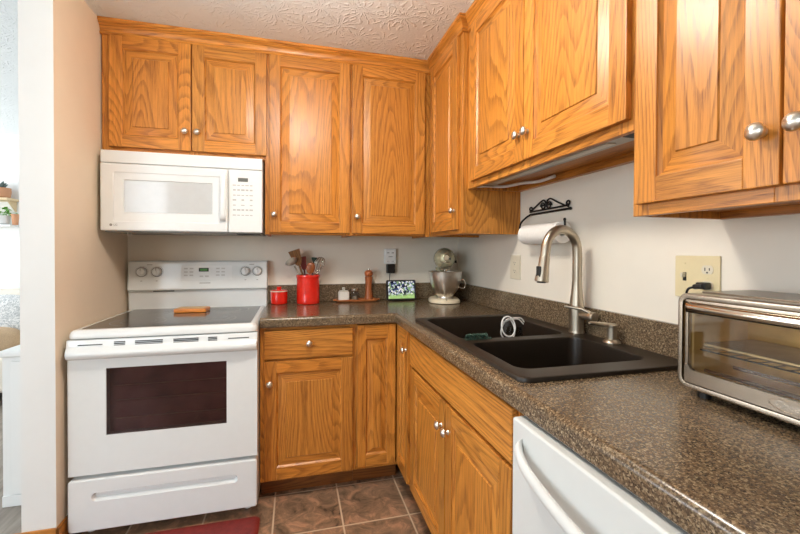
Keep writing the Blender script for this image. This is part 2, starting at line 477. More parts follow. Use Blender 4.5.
def frame_window(name, axis, pos, a0, a1, z0, z1, bars):
    bm = new(); t = .05
    def B(m, a, b, c, d, th=.03):
        if axis == 'x': bx(m, pos-th, pos+th, a, b, c, d)
        else: bx(m, a, b, pos-th, pos+th, c, d)
    B(bm, a0, a0+t, z0, z1); B(bm, a1-t, a1, z0, z1); B(bm, a0+t, a1-t, z0, z0+t); B(bm, a0+t, a1-t, z1-t, z1)
    for b in bars: B(bm, b-.03, b+.03, z0+t, z1-t)
    o = struct(name, bm, white_paint, 0)
    g = new(); B(g, a0+t, a1-t, z0+t, z1-t, .003); obj('pane', g, window_pane, o, 0)
frame_window('window_1', 'x', -4.14, -2.7, -.3, .6, 2.3, [-1.5])
frame_window('window_2', 'x', -4.14, .4, 2.0, .7, 2.3, [1.2])
frame_window('fill_window', 'y', -5.05, -3.45, -1.95, .85, 2.25, [-2.7])  # invented, unseen window that goes with the added south fill
frame_window('window_3', 'y', -5.05, -1.58, -.92, 1.10, 2.38, [-1.25])
# oak baseboard wrapping the partition end
bm = new(); h = .113
bx(bm, XL, XL+.010, -.742, -.60, 0, h, 2, .003); bx(bm, XL-.128, XL+.010, -.742, -.732, 0, h, 1, .003)
struct('baseboard_left', bm, oak_mats)
bm = new(); bx(bm, -4.1, XL-.129, -.60, -.552, 0, .006, 1, .002); struct('trim_2', bm, oak_mats)
# crown moulding along the tops of the wall cabinets
def crown():
    prof = [(-.004, 2.3525), (.009, 2.3525), (.012, 2.356), (.012, 2.362), (.008, 2.366), (.007, 2.372), (.009, 2.381), (.014, 2.391), (.022, 2.399), (.027, 2.402), (.027, 2.406), (.034, 2.411), (.035, 2.4245), (-.004, 2.4245)]
    path = [(XL+.001, -.328), (XR-.328, -.328), (XR-.328, -.827), (XR-.298, -.827), (XR-.298, -2.80)]
    nrm = [(0, -1), (-1, 0), (0, -1), (-1, 0)]
    bm = new()
    def off(i, o):
        x, y = path[i]
        ns = [nrm[j] for j in (i-1, i) if 0 <= j < 4]
        return (x+o*sum(n[0] for n in set(ns)), y+o*sum(n[1] for n in set(ns)))
    for i in range(4):
        R = []
        for k in (i, i+1):
            R.append([off(k, o)+(z,) for o, z in prof])
        loft(bm, R, 1 if nrm[i][1] else 2)
    struct('trim_1', bm, oak_mats, 16)
crown()

# ------------------------------------------------------------------ cabinets
def knob(parent, x, y, z, r=.0165):
    bm = new()
    lathe(bm, [(.0, .0), (.0095, .0), (.0095, .002), (.0075, .004), (.0070, .010), (.011, .013), (r*.96, .016), (r, .019), (r*.92, .023), (r*.66, .0265), (r*.3, .0285), (0, .029)], 20, T(x, y, z) @ RX(90))
    return obj('knob', bm, knob_metal, parent, 50)
def raised_door(parent, x0, x1, z0, z1, yf, kn=None, th=.019, sw=.060, name='door', flat=False, rails=None):
    """frame-and-panel door; its face looks along -y"""
    bm = new(); yb = yf+th
    rt, rb = rails or (sw, sw)
    bx(bm, x0, x0+sw, yf, yb, z0, z1, 0, .0035); bx(bm, x1-sw, x1, yf, yb, z0, z1, 0, .0035)
    bx(bm, x0+sw-.001, x1-sw+.001, yf+.0002, yb, z1-rt, z1-.0002, 1, .003); bx(bm, x0+sw-.001, x1-sw+.001, yf+.0002, yb, z0+.0002, z0+rb, 1, .003)
    def ring(i0, d0, i1, d1, sd, horiz):
        q = []
        for i, d in ((i0, d0), (i1, d1)):
            a0, a1, c0, c1 = x0+sw+i, x1-sw-i, z0+rb+i, z1-rt-i
            q.append([bm.verts.new(p) for p in ((a0, yf+d, c0), (a1, yf+d, c0), (a1, yf+d, c1), (a0, yf+d, c1))])
        for k in range(4):
            f = bm.faces.new((q[0][k], q[0][(k+1) % 4], q[1][(k+1) % 4], q[1][k]))
            f.material_index = 1 if (horiz and k in (0, 2)) else 0
        seedv(bm, q[0]+q[1], sd); return q[1]
    ring(-.003, .002, .007, .0125, random.random()*10, True)
    sp = random.random()*10
    w = min(.038, (x1-x0-2*sw)*.22)
    ring(.007, .0125, .008+w, .0050, sp, True)
    q = ring(.008+w, .0050, .0105+w, .0015, sp, False)
    f = bm.faces.new(q); f.material_index = 0
    bmesh.ops.recalc_face_normals(bm, faces=bm.faces[:])
    d = obj(name, bm, oak_mats, parent, 25)
    if kn: knob(d, kn[0], yf, kn[1])
    return d
def slab_front(parent, x0, x1, z0, z1, yf, name='drawer_front', kn=None, th=.019):
    bm = new(); bx(bm, x0, x1, yf, yf+th, z0, z1, 1, .005, 3)
    d = obj(name, bm, oak_mats, parent, 40)
    if kn: knob(d, kn[0], yf, kn[1])
    return d
def wall_cabinet(label, loc, rot, width, depth, zb, zt, stiles, doors, rail_b=.03, recess=.014, back_rail=False, left_ext=0):
    """local frame: x across the face, wall at y = 0, face frame at y = -depth"""
    t = thing('wall_cabinet', label, 'cabinet', loc, rot)
    bm = new(); yf = -depth
    bx(bm, 0, .016, yf+.019, -.001, zb, zt, 0); bx(bm, width-.016, width, yf+.019, -.001, zb, zt, 0)
    bx(bm, .016, width-.016, yf+.019, -.001, zb+recess, zb+recess+.014, 1)
    bx(bm, .016, width-.016, yf+.019, -.001, zt-.014, zt, 1); bx(bm, .016, width-.016, -.012, -.001, zb+recess+.014, zt-.014, 0)
    if back_rail: bx(bm, .016, width-.016, -.026, -.001, zb, zb+recess, 1)
    obj('carcass', bm, oak_mats, t, 30)
    bm = new()
    for a, b in stiles: bx(bm, a, b, yf, yf+.019, zb, zt, 0, .0012, 1)
    for (a, b), (c, d) in zip(stiles, stiles[1:]):
        bx(bm, b, c, yf+.0003, yf+.019, zb, zb+rail_b, 1, .0012, 1); bx(bm, b, c, yf+.0003, yf+.019, zt-.03, zt, 1, .0012, 1)
    obj('face_frame', bm, oak_mats, t, 30)
    for (a, b, c, d, side) in doors:
        kx = a+.027 if side == 'l' else b-.027
        raised_door(t, a, b, c, d, yf-.0195, (kx, c+.099))
    return t
ZT = 2.36
# back wall (local x = world x)
wall_cabinet('short oak cabinet with two doors directly above the white microwave', (XL+.006, 0, 0), 0, .783, .328, 1.766, ZT,
             [(0, .045), (.399, .442), (.755, .783)], [(.036, .413, 1.787, 2.350, 'r'), (.419, .793, 1.787, 2.350, 'l')])
wall_cabinet('tall oak wall cabinet with one door above the red utensil crock, right beside the microwave', (.7700, 0, 0), 0, .478, .328, 1.351, ZT,
             [(0, .04), (.44, .478)], [(.0235, .473, 1.364, 2.350, 'l')])
wall_cabinet('tall oak one-door wall cabinet above the pepper mill and small screen', (1.2485, 0, 0), 0, .4915, .328, 1.351, ZT,
             [(0, .04), (.435, .4915)], [(.0085, .4545, 1.364, 2.350, 'l')])
# right wall (local x runs towards the camera, faces -x)
wall_cabinet('narrow tall oak wall cabinet in the room corner above the stand mixer', (XR, -.330, 0), -90, .497, .328, 1.351, ZT,
             [(0, .075), (.45, .497)], [(.050, .462, 1.372, 2.350, 'r')])
wall_cabinet('shorter raised oak cabinet with two doors above the sink and faucet', (XR, -.8275, 0), -90, 1.008, .298, 1.572, ZT,
             [(0, .07), (.505, .548), (.96, 1.008)], [(.058, .524, 1.601, 2.350, 'r'), (.528, 1.001, 1.601, 2.350, 'l')], .038, .030, True)
wall_cabinet('large oak wall cabinet nearest the camera, above the toaster oven', (XR, -1.836, 0), -90, .66, .298, 1.351, ZT,
             [(0, .045), (.31, .35), (.615, .66)], [(.022, .3285, 1.379, 2.350, 'r'), (.3325, .640, 1.379, 2.350, 'l')], .036, .02, True)

def base_cabinet(label, loc, rot, width, depth, frames, hrails, end_panel=True, zt=.8795, toe=True):
    t = thing('base_cabinet', label, 'cabinet', loc, rot); yf = -depth
    bm = new()
    bx(bm, 0, .016, yf+.019, -.002, .10, zt, 0); bx(bm, width-.016, width, yf+.019, -.002, .10, zt, 0)
    bx(bm, .016, width-.016, yf+.019, -.002, .10, .116, 1)
    obj('carcass', bm, oak_mats, t, 30)
    bm = new()
    for a, b in frames: bx(bm, a, b, yf, yf+.019, .10, zt, 0, .0012, 1)
    for a, b, c, d in hrails: bx(bm, a, b, yf+.0003, yf+.019, c, d, 1, .0012, 1)
    obj('face_frame', bm, oak_mats, t, 30)
    if toe:
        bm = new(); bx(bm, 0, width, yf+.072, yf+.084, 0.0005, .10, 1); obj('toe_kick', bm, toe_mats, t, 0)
    return t
DB = .5875   # face-frame depth of the base cabinets; door faces stand 19 mm proud
t = base_cabinet('oak base cabinet with a drawer over one door, beside the white range', (.7650, 0, 0), 0, .475, DB, [(0, .03), (.445, .475)],
                 [(.03, .445, .10, .13), (.03, .445, .70, .73), (.03, .445, .855, .8795)])
bm = new(); bx(bm, .020, .462, -DB-.0195, -DB-.0005, .719, .863, 1, .005, 3); d = obj('drawer', bm, oak_mats, t, 40); knob(d, .238, -DB-.0195, .793)
raised_door(t, .020, .462, .113, .709, -DB-.0195, (.047, .601))
# corner unit with two leaves
t = base_cabinet('L-shaped oak corner base cabinet with two narrow door leaves meeting at the inside corner', (1.2405, 0, 0), 0, .24, DB, [(0, .012)], [(.012, .241, .10, .125), (.012, .241, .872, .8795)])
raised_door(t, .0085, .2165, .120, .872, -DB-.0195, None, sw=.048, rails=(.075, .06))
bm = new(); xr = XR-1.2405-DB
bx(bm, xr, xr+.019, -.83, -DB-.001, .10, .122, 2, .001, 1); bx(bm, xr, xr+.019, -.83, -DB-.001, .872, .8795, 2, .001, 1); bx(bm, xr, xr+.019, -.84, -.815, .122, .872, 0, .001, 1)
bx(bm, xr+.071, xr+.083, -.84, -DB+.072, .0005, .10, 2)
obj('side_frame', bm, oak_mats, t, 30)
d = raised_door(t, .608, .816, .120, .872, -DB-.0195, (.79, .775), sw=.048, rails=(.075, .06))
d.matrix_local = Matrix.Translation((XR-1.2405, 0, 0)) @ RZ(-90)
# sink base
t = base_cabinet('oak sink base cabinet with a wide false drawer front above two doors', (XR, -.842, 0), -90, .945, DB, [(0, .03), (.455, .50), (.915, .945)],
                 [(.03, .915, .10, .135), (.03, .915, .695, .735), (.03, .915, .853, .8795)])
slab_front(t, .012, .936, .721, .864, -DB-.0195, 'false_drawer_front')
raised_door(t, .028, .473, .128, .709, -DB-.0195, (.444, .615))
raised_door(t, .480, .933, .128, .709, -DB-.0195, (.509, .615))

# ------------------------------------------------------------------ countertop with backsplash
def countertop():
    t = thing('countertop', 'dark brown speckled L-shaped countertop with matching low backsplash', 'countertop')
    bm = new()
    xs = [.7665, XR-.623, 1.505, 2.020, XR-.0005]; ys = [-2.85, -1.77, -.872, -.623, -.0005]
    V = {}
    def v(i, j):
        if (i, j) not in V: V[i, j] = bm.verts.new((xs[i], ys[j], .929))
        return V[i, j]
    fs = []
    for i in range(4):
        for j in range(4):
            if i == 0 and j < 3: continue
            if i == 2 and j == 1: continue
            fs.append(bm.faces.new((v(i, j), v(i+1, j), v(i+1, j+1), v(i, j+1))))
    r = bmesh.ops.extrude_face_region(bm, geom=fs)
    up = [g for g in r['geom'] if isinstance(g, bmesh.types.BMVert)]
    for g in up: g.co.z = .929
    for g in V.values(): g.co.z = .880
    bmesh.ops.recalc_face_normals(bm, faces=bm.faces[:])
    xf = XR-.623
    def front(e):
        a, b = e.verts
        if abs(a.co.z-b.co.z) > .001: return False
        back = all(abs(q.co.y+.623) < 1e-4 and q.co.x <= xf+1e-4 for q in (a, b))
        right = all(abs(q.co.x-xf) < 1e-4 and q.co.y <= -.623+1e-4 for q in (a, b))
        return back or right
    es = [e for e in bm.edges if front(e)]
    top = [e for e in es if e.verts[0].co.z > .9]; bot = [e for e in es if e.verts[0].co.z < .9]
    bmesh.ops.bevel(bm, geom=top, offset=.016, segments=5, profile=.5, affect='EDGES')
    bmesh.ops.bevel(bm, geom=[e for e in bm.edges if front(e) and e.verts[0].co.z < .9], offset=.006, segments=2, profile=.5, affect='EDGES')
    obj('worktop', bm, laminate, t, 30)
    bm = new(); bx(bm, .7665, XR-.0195, -.019, -.001, .9295, 1.041, 0, .003); bx(bm, XR-.019, XR-.001, -2.85, -.001, .9295, 1.041, 0, .003)
    obj('backsplash', bm, laminate, t, 30)
countertop()

# ------------------------------------------------------------------ range
def rng():
    t = thing('range', 'white freestanding electric range with a black glass top and oven window', 'stove', (0.001, 0, 0))
    W = .761
    bm = new()
    bx(bm, 0, W, -.645, -.03, .05, .880, 0, .004)
    for x in (.05, .71):
        for y in (-.60, -.08): lathe(bm, [(.018, 0), (.018, .05)], 12, T(x, y, .0005), 0)
    obj('body', bm, enamel, t, 40)
    # cooktop: white rim with the dark glass let in
    bm = new()
    def rr(i, z, r=.03): return [(x, y, z) for x, y in rrect(i, W-i, -.697+i, -.03-i*.2, max(r-i*.5, .006), 6)]
    loft(bm, [rr(.001, .882), rr(0, .888), rr(.001, .900), rr(.006, .910), rr(.013, .9155), rr(.022, .917)], 0, True, False)
    top = rr(.022, .917); gl = [(x, y, .9155) for x, y in rrect(.034, W-.034, -.655, -.06, .012, 6)]
    loft(bm, [top, [(x, y, .917) for x, y in rrect(.030, W-.030, -.659, -.056, .016, 6)], gl], 0, False, True)
    c = obj('cooktop', bm, enamel, t, 40)
    bm = new(); loft(bm, [[(x, y, z) for x, y in rrect(.0335, W-.0335, -.6555, -.0595, .012, 6)] for z in (.9156, .9168)], 0)
    g = obj('glass_surface', bm, cooktop_glass, c, 30)
    for x, y, r in ((.205, -.50, .115), (.205, -.20, .085), (.555, -.50, .085), (.555, -.20, .115)):
        for rr_ in (r, r*.62):
            bm = new(); lathe(bm, [(rr_-.0012, .9169), (rr_+.0012, .9169), (rr_+.0012, .9172), (rr_-.0012, .9172), (rr_-.0012, .9169)], 48, T(x, y, 0), 0, cap=False)
            obj('burner_ring', bm, mid_grey, c, 0)
    # backguard: riser below, tilted console above
    bm = new(); bx(bm, .0, W, -.052, -.004, .90, 1.03, 0, .006, 3)
    b = obj('backguard', bm, enamel, t, 40)
    bm = new()
    pr = [(-.005, 1.024), (-.066, 1.024), (-.074, 1.030), (-.076, 1.040), (-.060, 1.180), (-.054, 1.192), (-.044, 1.198), (-.005, 1.198)]
    loft(bm, [[(x, y+(.004 if x in (.002, W+.002) else 0)*(1 if y < -.01 else 0), z) for y, z in pr] for x in (.002, .008, W-.004, W+.002)], 0)
    cs = obj('console', bm, enamel, b, 30)
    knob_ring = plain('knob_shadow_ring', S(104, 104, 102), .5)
    tilt = math.degrees(math.atan2(.016, .14))
    def on(x, z, d=0):   # point on the tilted face
        y = -.076+(z-1.040)*.016/.14
        return T(x, y-d, z) @ RX(90-tilt)
    for x in (.073, .152, .637, .706):
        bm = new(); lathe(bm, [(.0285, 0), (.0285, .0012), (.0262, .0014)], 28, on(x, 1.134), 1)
        lathe(bm, [(.0255, .0012), (.0255, .003), (.023, .006), (.0215, .017), (.019, .020), (0, .020)], 28, on(x, 1.134))
        bx(bm, -.004, .004, -.022, .022, .006, .026, 0, .002, M=on(x, 1.134) @ RZ(random.choice((0, 8, -5))))
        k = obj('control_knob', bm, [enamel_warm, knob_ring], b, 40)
        bm = new(); bx(bm, -.0012, .0012, .006, .021, .0258, .0264, M=on(x, 1.134)); obj('pointer', bm, grey_plastic, k, 0)
    for x in (.073, .152, .637, .706):
        bm = new(); pts = [(.033*math.sin(math.radians(a)), .033*math.cos(math.radians(a)), 0.0003) for a in range(-140, 141, 10)]
        tube(bm, pts, .0007, 5, M=on(x, 1.134)); obj('dial_print', bm, mid_grey, b, 0)
        bm = new(); bx(bm, -.005, .005, -.002, .002, 0, .0004, M=on(x, 1.082)); obj('burner_mark', bm, mid_grey, b, 0)
    for x in (.113, .672):
        bm = new(); bx(bm, -.014, .014, -.002, .002, 0, .0004, M=on(x, 1.176)); obj('zone_mark', bm, mid_grey, b, 0)
    bm = new(); bx(bm, -.030, .030, -.0026, .0026, 0, .0004, M=on(.41, 1.066)); obj('brand_mark', bm, mid_grey, b, 0)
    bm = new()
    bx(bm, -.130, .150, -.042, .042, 0, .0012, M=on(.41, 1.128)); p = obj('control_panel', bm, enamel_warm, b, 0)
    bm = new(); bx(bm, -.027, .027, -.011, .011, .0012, .0022, 0, M=on(.402, 1.145)); obj('clock', bm, shadow_gap, p, 0)
    bm = new(); bx(bm, -.020, .020, -.0065, .0065, .0021, .0026, 0, M=on(.402, 1.145)); obj('clock_readout', bm, display_green, p, 0)
    bgrey = plain('button_grey', S(205, 206, 204), .4)
    for dx in (-.105, -.075, .07, .10):
        for dz in (1.152, 1.132, 1.112):
            bm = new(); bx(bm, -.010, .010, -.004, .004, .0012, .0017, M=on(.41+dx, dz)); obj('button', bm, bgrey, p, 0)
    for dx in (-.02, .01):
        bm = new(); bx(bm, -.010, .010, -.004, .004, .0012, .0017, M=on(.41+dx, 1.106)); obj('button', bm, bgrey, p, 0)
    # a dark vent slit between riser and console
    bm = new(); bx(bm, .13, .24, -.058, -.050, 1.018, 1.024); obj('vent_slit', bm, shadow_gap, b, 0)
    # oven door
    bm = new()
    x0, x1, z0, z1 = .001, .760, .293, .877
    wx0, wx1, wz0, wz1 = .142, .626, .458, .749
    yf, yb = -.690, -.647
    for a, b_, c_, d_ in ((x0, wx0, z0, z1), (wx1, x1, z0, z1), (wx0, wx1, z0, wz0), (wx0, wx1, wz1, z1)):
        bx(bm, a, b_, yf, yb, c_, d_, 0)
    bmesh.ops.remove_doubles(bm, verts=bm.verts[:], dist=.0001)
    d = obj('oven_door', bm, enamel, t, 30)
    bm = new(); bx(bm, wx0+.001, wx1-.001, -.686, -.683, wz0+.001, wz1-.001); obj('oven_window', bm, oven_pane, d, 0)
    # what is behind the glass: racks and a mauve liner imitating haze reflected in the pane
    bm = new()
    bx(bm, wx0+.001, wx1-.001, -.655, -.652, wz0+.001, wz1-.001, 0)
    obj('inner_liner', bm, plain('oven_liner', S(156, 116, 122), .5, 0, .4, 7), d, 0)
    bm = new()
    for z in (.52, .60, .665):
        tube(bm, [(wx0+.03, -.668, z), (wx1-.004, -.668, z)], .0016, 6)
    for x in [wx0+.05+i*.05 for i in range(9)]:
        tube(bm, [(x, -.666, .515), (x, -.666, .522)], .0012, 5)
    obj('oven_rack', bm, plain('rack_wire', S(206, 186, 176), .4), d, 30)
    bm = new()   # full-width moulded handle with vents above
    hp = [(-.690, .876), (-.697, .876), (-.701, .870), (-.703, .852), (-.709, .842), (-.723, .832), (-.728, .820), (-.724, .806), (-.712, .797), (-.697, .793), (-.690, .793)]
    def sec(x, k): return [(x, -.690+(y+.690)*k, z) for y, z in hp]
    loft(bm, [sec(.000, .5), sec(.004, .72), sec(.020, .80), sec(.035, .95), sec(.06, 1), sec(.70, 1), sec(.725, .95), sec(.742, .8), sec(.757, .72), sec(.761, .5)], 0)
    hd = obj('oven_handle', bm, enamel, d, 40)
    def slot(a, b_, z, h=.0035):
        bm = new(); bx(bm, a, b_, -.7045, -.7015, z, z+h); obj('vent', bm, shadow_gap, hd, 0)
    slot(.045, .135, .8545); slot(.635, .725, .8545)
    for z in (.8485, .8555, .8625):
        slot(.178, .220, z, .0036); slot(.258, .366, z, .0036); slot(.408, .510, z, .0036); slot(.550, .588, z, .0036)
    # storage drawer with a scooped pull
    bm = new(); 
    z0, z1 = .052, .276
    o = [(x, -.693, z) for x, z in rrect(.001, .760, z0, z1, .012, 5)]
    ob = [(x, -.647, z) for x, z in rrect(.001, .760, z0, z1, .012, 5)]
    o2 = [(x, -.697, z) for x, z in rrect(.006, .755, z0+.004, z1-.006, .010, 5)]
    loft(bm, [ob, o], 0, True, False); loft(bm, [o, o2], 0, False, False)
    i0 = [(x, -.697, z) for x, z in rrect(.088, .675, .178, .216, .0185, 5)]
    i1 = [(x, -.692, z) for x, z in rrect(.092, .671, .182, .213, .0150, 5)]
    i2 = [(x, -.680, z) for x, z in rrect(.098, .665, .190, .211, .0100, 5)]
    loft(bm, [o2, i0], 0, False, False); loft(bm, [i0, i1, i2], 0, False, True)
    bmesh.ops.remove_doubles(bm, verts=bm.verts[:], dist=.0001); bmesh.ops.recalc_face_normals(bm, faces=bm.faces[:])
    obj('storage_drawer', bm, enamel, t, 25)
rng()
# wooden block resting on the cooktop
bm = new(); bx(bm, -.082, .082, -.048, .048, 0, .021, 0, .004); bx(bm, -.070, .070, -.036, .036, .0205, .0235, 1, .002)
o = obj('spoon_rest', bm, [orange_wood, plain('pale_block_top', S(214, 178, 130), .5)], None, 40, (.375, -.215, .9175)); o.rotation_euler.z = math.radians(-4)
tag(o, 'small orange wooden block tray lying on the black glass cooktop', 'spoon rest')

# ------------------------------------------------------------------ microwave
def microwave():
    t = thing('microwave', 'white over-the-range microwave hung under the short oak cabinet', 'microwave', (.005, 0, 0))
    W = .757; zb, zt = 1.358, 1.757
    bm = new(); bx(bm, .002, W-.002, -.374, -.003, zb+.004, zt, 0, .003); obj('body', bm, enamel_warm, t, 40)
    bm = new(); bx(bm, 0, W, -.398, -.374, 1.695, zt, 0, .005, 3); obj('top_grille', bm, enamel_warm, t, 40)
    # door: raised outer frame, sunken field, window
    bm = new(); x0, x1, z0, z1 = 0, .583, zb, 1.692
    def R(i, y, r): return [(x, y, z) for x, z in rrect(x0+i, x1-i, z0+i, z1-i, r, 4)]
    def Q(a, b, c, d, y, r): return [(x, y, z) for x, z in rrect(a, b, c, d, r, 4)]
    loft(bm, [R(0, -.375, .004), R(0, -.396, .006), R(.004, -.400, .006), Q(.054, .560, 1.402, 1.650, -.400, .010), Q(.058, .556, 1.406, 1.646, -.396, .008),
              Q(.098, .508, 1.448, 1.614, -.394, .006), Q(.101, .505, 1.451, 1.611, -.389, .004)], 0, True, True)
    d = obj('door', bm, enamel_warm, t, 40)
    bm = new(); bx(bm, .1015, .5045, -.391, -.389, 1.4515, 1.6105); 
    obj('door_window', bm, plain('microwave_mesh', S(206, 209, 210), .10, 0, .02, Coat_Weight=.2), d, 0)
    bm = new()
    ps = [(.560, -.400, 1.415), (.563, -.420, 1.440), (.566, -.430, 1.53), (.563, -.420, 1.63), (.560, -.400, 1.662)]
    pts = catmull(ps, 6); 
    loft(bm, [[(p.x+a*.013, p.y+b*.006-.002, p.z) for a, b in ((-1, 1), (-1, -.4), (-.5, -1), (.5, -1), (1, -.4), (1, 1))] for p in pts], 0)
    obj('door_handle', bm, enamel_warm, d, 50)
    bm = new(); bx(bm, -.009, .009, -.0006, 0, -.004, .004, 0, M=T(.057, -.4, 1.383)) if False else None
    lathe(bm, [(.0062, 0), (.0062, .0008), (0, .0008)], 20, T(.046, -.4, 1.386) @ RX(90))
    add_text(bm, 'LG', .014, T(.066, -.4004, 1.386) @ RX(90)); obj('logo', bm, grey_plastic, d, 0)
    # control panel
    bm = new(); bx(bm, .586, W, -.400, -.374, zb, 1.692, 0, .004, 3); p = obj('control_panel', bm, enamel_warm, t, 40)
    bm = new(); bx(bm, .634, .684, -.4012, -.3995, 1.628, 1.648); obj('display', bm, plain('grey_lcd', S(96, 98, 94), .25), p, 0)
    bprint = plain('button_print', S(190, 190, 188), .5)
    for i in range(5):
        for k in range(7):
            if k in (3, 4) and i in (1, 3): continue
            ww = .0068 if (i+k) % 3 else .009
            bm = new(); bx(bm, .616+i*.021-ww, .616+i*.021+ww, -.4006, -.3998, 1.606-k*.0265, 1.611-k*.0265+(.003 if k % 2 else 0)); obj('button', bm, bprint, p, 0)
    # underside: grey plate, filter and lamp lens
    bm = new(); bx(bm, .01, W-.01, -.372, -.01, zb-.006, zb+.004, 0, .002)
    bx(bm, .30, .56, -.33, -.08, zb-.008, zb-.006, 1); bx(bm, .62, .74, -.35, -.25, zb-.009, zb-.006, 2)
    for i in range(10): bx(bm, .31+i*.025, .318+i*.025, -.325, -.085, zb-.0095, zb-.008, 1)
    u = obj('underside_vent', bm, [grey_plastic, light_metal, shadow_gap], t, 0)
microwave()
# little hook hanging under the microwave's left end
bm = new(); tube(bm, catmull([(0, 0, .006), (.0, -.004, -.004), (.008, -.008, -.012), (.016, -.006, -.006), (.017, -.004, 0)], 6), .0022, 8)
tag(obj('hook', bm, cable_white, None, 50, (.10, -.33, 1.3455)), 'small white hook under the left end of the microwave', 'hook')

# ------------------------------------------------------------------ dishwasher
def dishwasher():
    t = thing('dishwasher', 'white dishwasher under the counter right of the sink cabinet', 'dishwasher', (XR, -1.835, 0), -90)
    yf = -(XR-1.430); W = .60
    bm = new(); bx(bm, .004, W-.004, -.585, -.02, .10, .868, 0); bx(bm, .004, W-.004, -.53, -.51, .001, .10, 0); obj('body', bm, dw_white, t, 0)
    bm = new(); bx(bm, 0, W, yf, -.586, .11, .8725, 0, .006, 3); d = obj('door', bm, dw_white, t, 40)
    bm = new()
    ps = catmull([(.042, yf+.002, .826), (.055, yf-.016, .818), (.12, yf-.027, .795), (.30, yf-.036, .780), (.48, yf-.027, .795), (.555, yf-.018, .812), (.57, yf+.002, .822)], 8)
    loft(bm, [[(p.x, p.y+.010*math.cos(a), p.z+.014*math.sin(a)) for a in [2*PI*k/12 for k in range(12)]] for p in ps], 0)
    obj('handle', bm, dw_white, d, 60)
dishwasher()

# ------------------------------------------------------------------ sink
def sink():
    t = thing('sink', 'black composite double bowl sink set into the speckled counter', 'sink')
    bm = new(); zt = .9425
    def add_loop(pts, z): return [bm.verts.new((x, y, z)) for x, y in pts]
    def skin(A, B):
        n = len(A)
        for k in range(n): bm.faces.new((A[k], A[(k+1) % n], B[(k+1) % n], B[k]))
    O = (1.484, 2.043, -1.790, -.850); N = 6
    bowls = ((1.527, 1.960, -1.712, -1.392), (1.527, 1.960, -1.336, -.892))
    def grow(b, i): return (b[0]+i, b[1]-i, b[2]+i, b[3]-i)
    lo = add_loop(rrect(*O, .030, N), .9298); up = add_loop(rrect(*O, .030, N), zt-.006)
    u2 = add_loop(rrect(*grow(O, .002), .028, N), zt-.0018); top = add_loop(rrect(*grow(O, .007), .024, N), zt)
    skin(lo, up); skin(up, u2); skin(u2, top)
    inner = []
    for b in bowls:
        l0 = add_loop(rrect(*grow(b, -.008), .048, N), zt); l1 = add_loop(rrect(*grow(b, -.002), .042, N), zt-.002); l2 = add_loop(rrect(*b, .040, N), zt-.009)
        l3 = add_loop(rrect(*grow(b, .010), .045, N), .765); l4 = add_loop(rrect(*grow(b, .020), .045, N), .738); l5 = add_loop(rrect(*grow(b, .045), .04, N), .728)
        for p, q in ((l0, l1), (l1, l2), (l2, l3), (l3, l4), (l4, l5)): skin(p, q)
        bm.faces.new(l5); inner.append(l0)
    es = []
    for L in [top]+inner:
        for k in range(len(L)): es.append(bm.edges.get((L[k], L[(k+1) % len(L)])))
    bmesh.ops.triangle_fill(bm, use_beauty=True, use_dissolve=False, edges=es, normal=(0, 0, 1))
    bmesh.ops.recalc_face_normals(bm, faces=bm.faces[:])
    obj('basin', bm, sink_mat, t, 40)
    for y in (-1.55, -1.115):
        bm = new(); lathe(bm, [(.045, 0), (.045, .003), (.036, .004), (.034, .001), (0, .001)], 28, T(1.745, y, .7285)); obj('drain', bm, steel, t, 40)
sink()

def faucet():
    t = thing('faucet', 'brushed nickel pull-down gooseneck faucet standing behind the sink', 'faucet', (2.010, -1.333, .943))
    bm = new()
    lathe(bm, [(.030, 0), (.030, .005), (.0275, .009), (.0270, .06), (.0275, .09), (.0265, .11), (.0225, .145), (.0195, .175), (.0188, .20)], 32)
    obj('body', bm, nickel, t, 50)
    bm = new()
    dx, dy = -.990, -.14
    arc = []; Rr = .080
    arc.append((0, 0, .188)); arc.append((0, 0, .24)); arc.append((0, 0, .30))
    for k in range(1, 13):
        a = PI*k/13
        s = Rr-Rr*math.cos(a); arc.append((dx*s, dy*s, .318+Rr*1.08*math.sin(a)))
    s = 2*Rr
    arc.append((dx*(s+.002), dy*(s+.002), .312)); arc.append((dx*(s+.004), dy*(s+.004), .298))
    tube(bm, catmull(arc, 3), .0178, 18); obj('spout', bm, nickel, t, 60)
    bm = new()
    p0 = Vector((dx*(s+.004), dy*(s+.004), .299)); dr = Vector((dx*.16, dy*.16, -1)).normalized()
    tube(bm, [p0, p0+dr*.004, p0+dr*.03, p0+dr*.070, p0+dr*.092, p0+dr*.096], [.0180, .0192, .0202, .0238, .0256, .0240], 24)
    h = obj('spray_head', bm, nickel, t, 50)
    bm = new(); q = p0+dr*.058; M = T(q.x-.0215, q.y-.006, q.z) @ RZ(15)
    bx(bm, -.004, .004, -.010, .010, -.022, .022, 0, .003, M=M); obj('spray_button', bm, dark_plastic, h, 40)
    bm = new(); q = p0+dr*.0962; lathe(bm, [(.017, 0), (.017, -.003), (0, -.003)], 20, T(*q)); obj('nozzle', bm, dark_plastic, h, 40)
    bm = new()
    M = RZ(-80)
    tube(bm, [(.010, 0, .070), (.050, 0, .070), (.060, 0, .070), (.080, 0, .070), (.084, 0, .070)], [.0135, .0140, .0195, .0205, .018], 20, M=M)
    tube(bm, [(.066, -.004, .086), (.04, -.018, .098), (-.010, -.046, .104), (-.016, -.049, .104)], [.007, .0062, .0048, .003], 12, M=M)
    obj('lever_handle', bm, nickel, t, 60)
faucet()
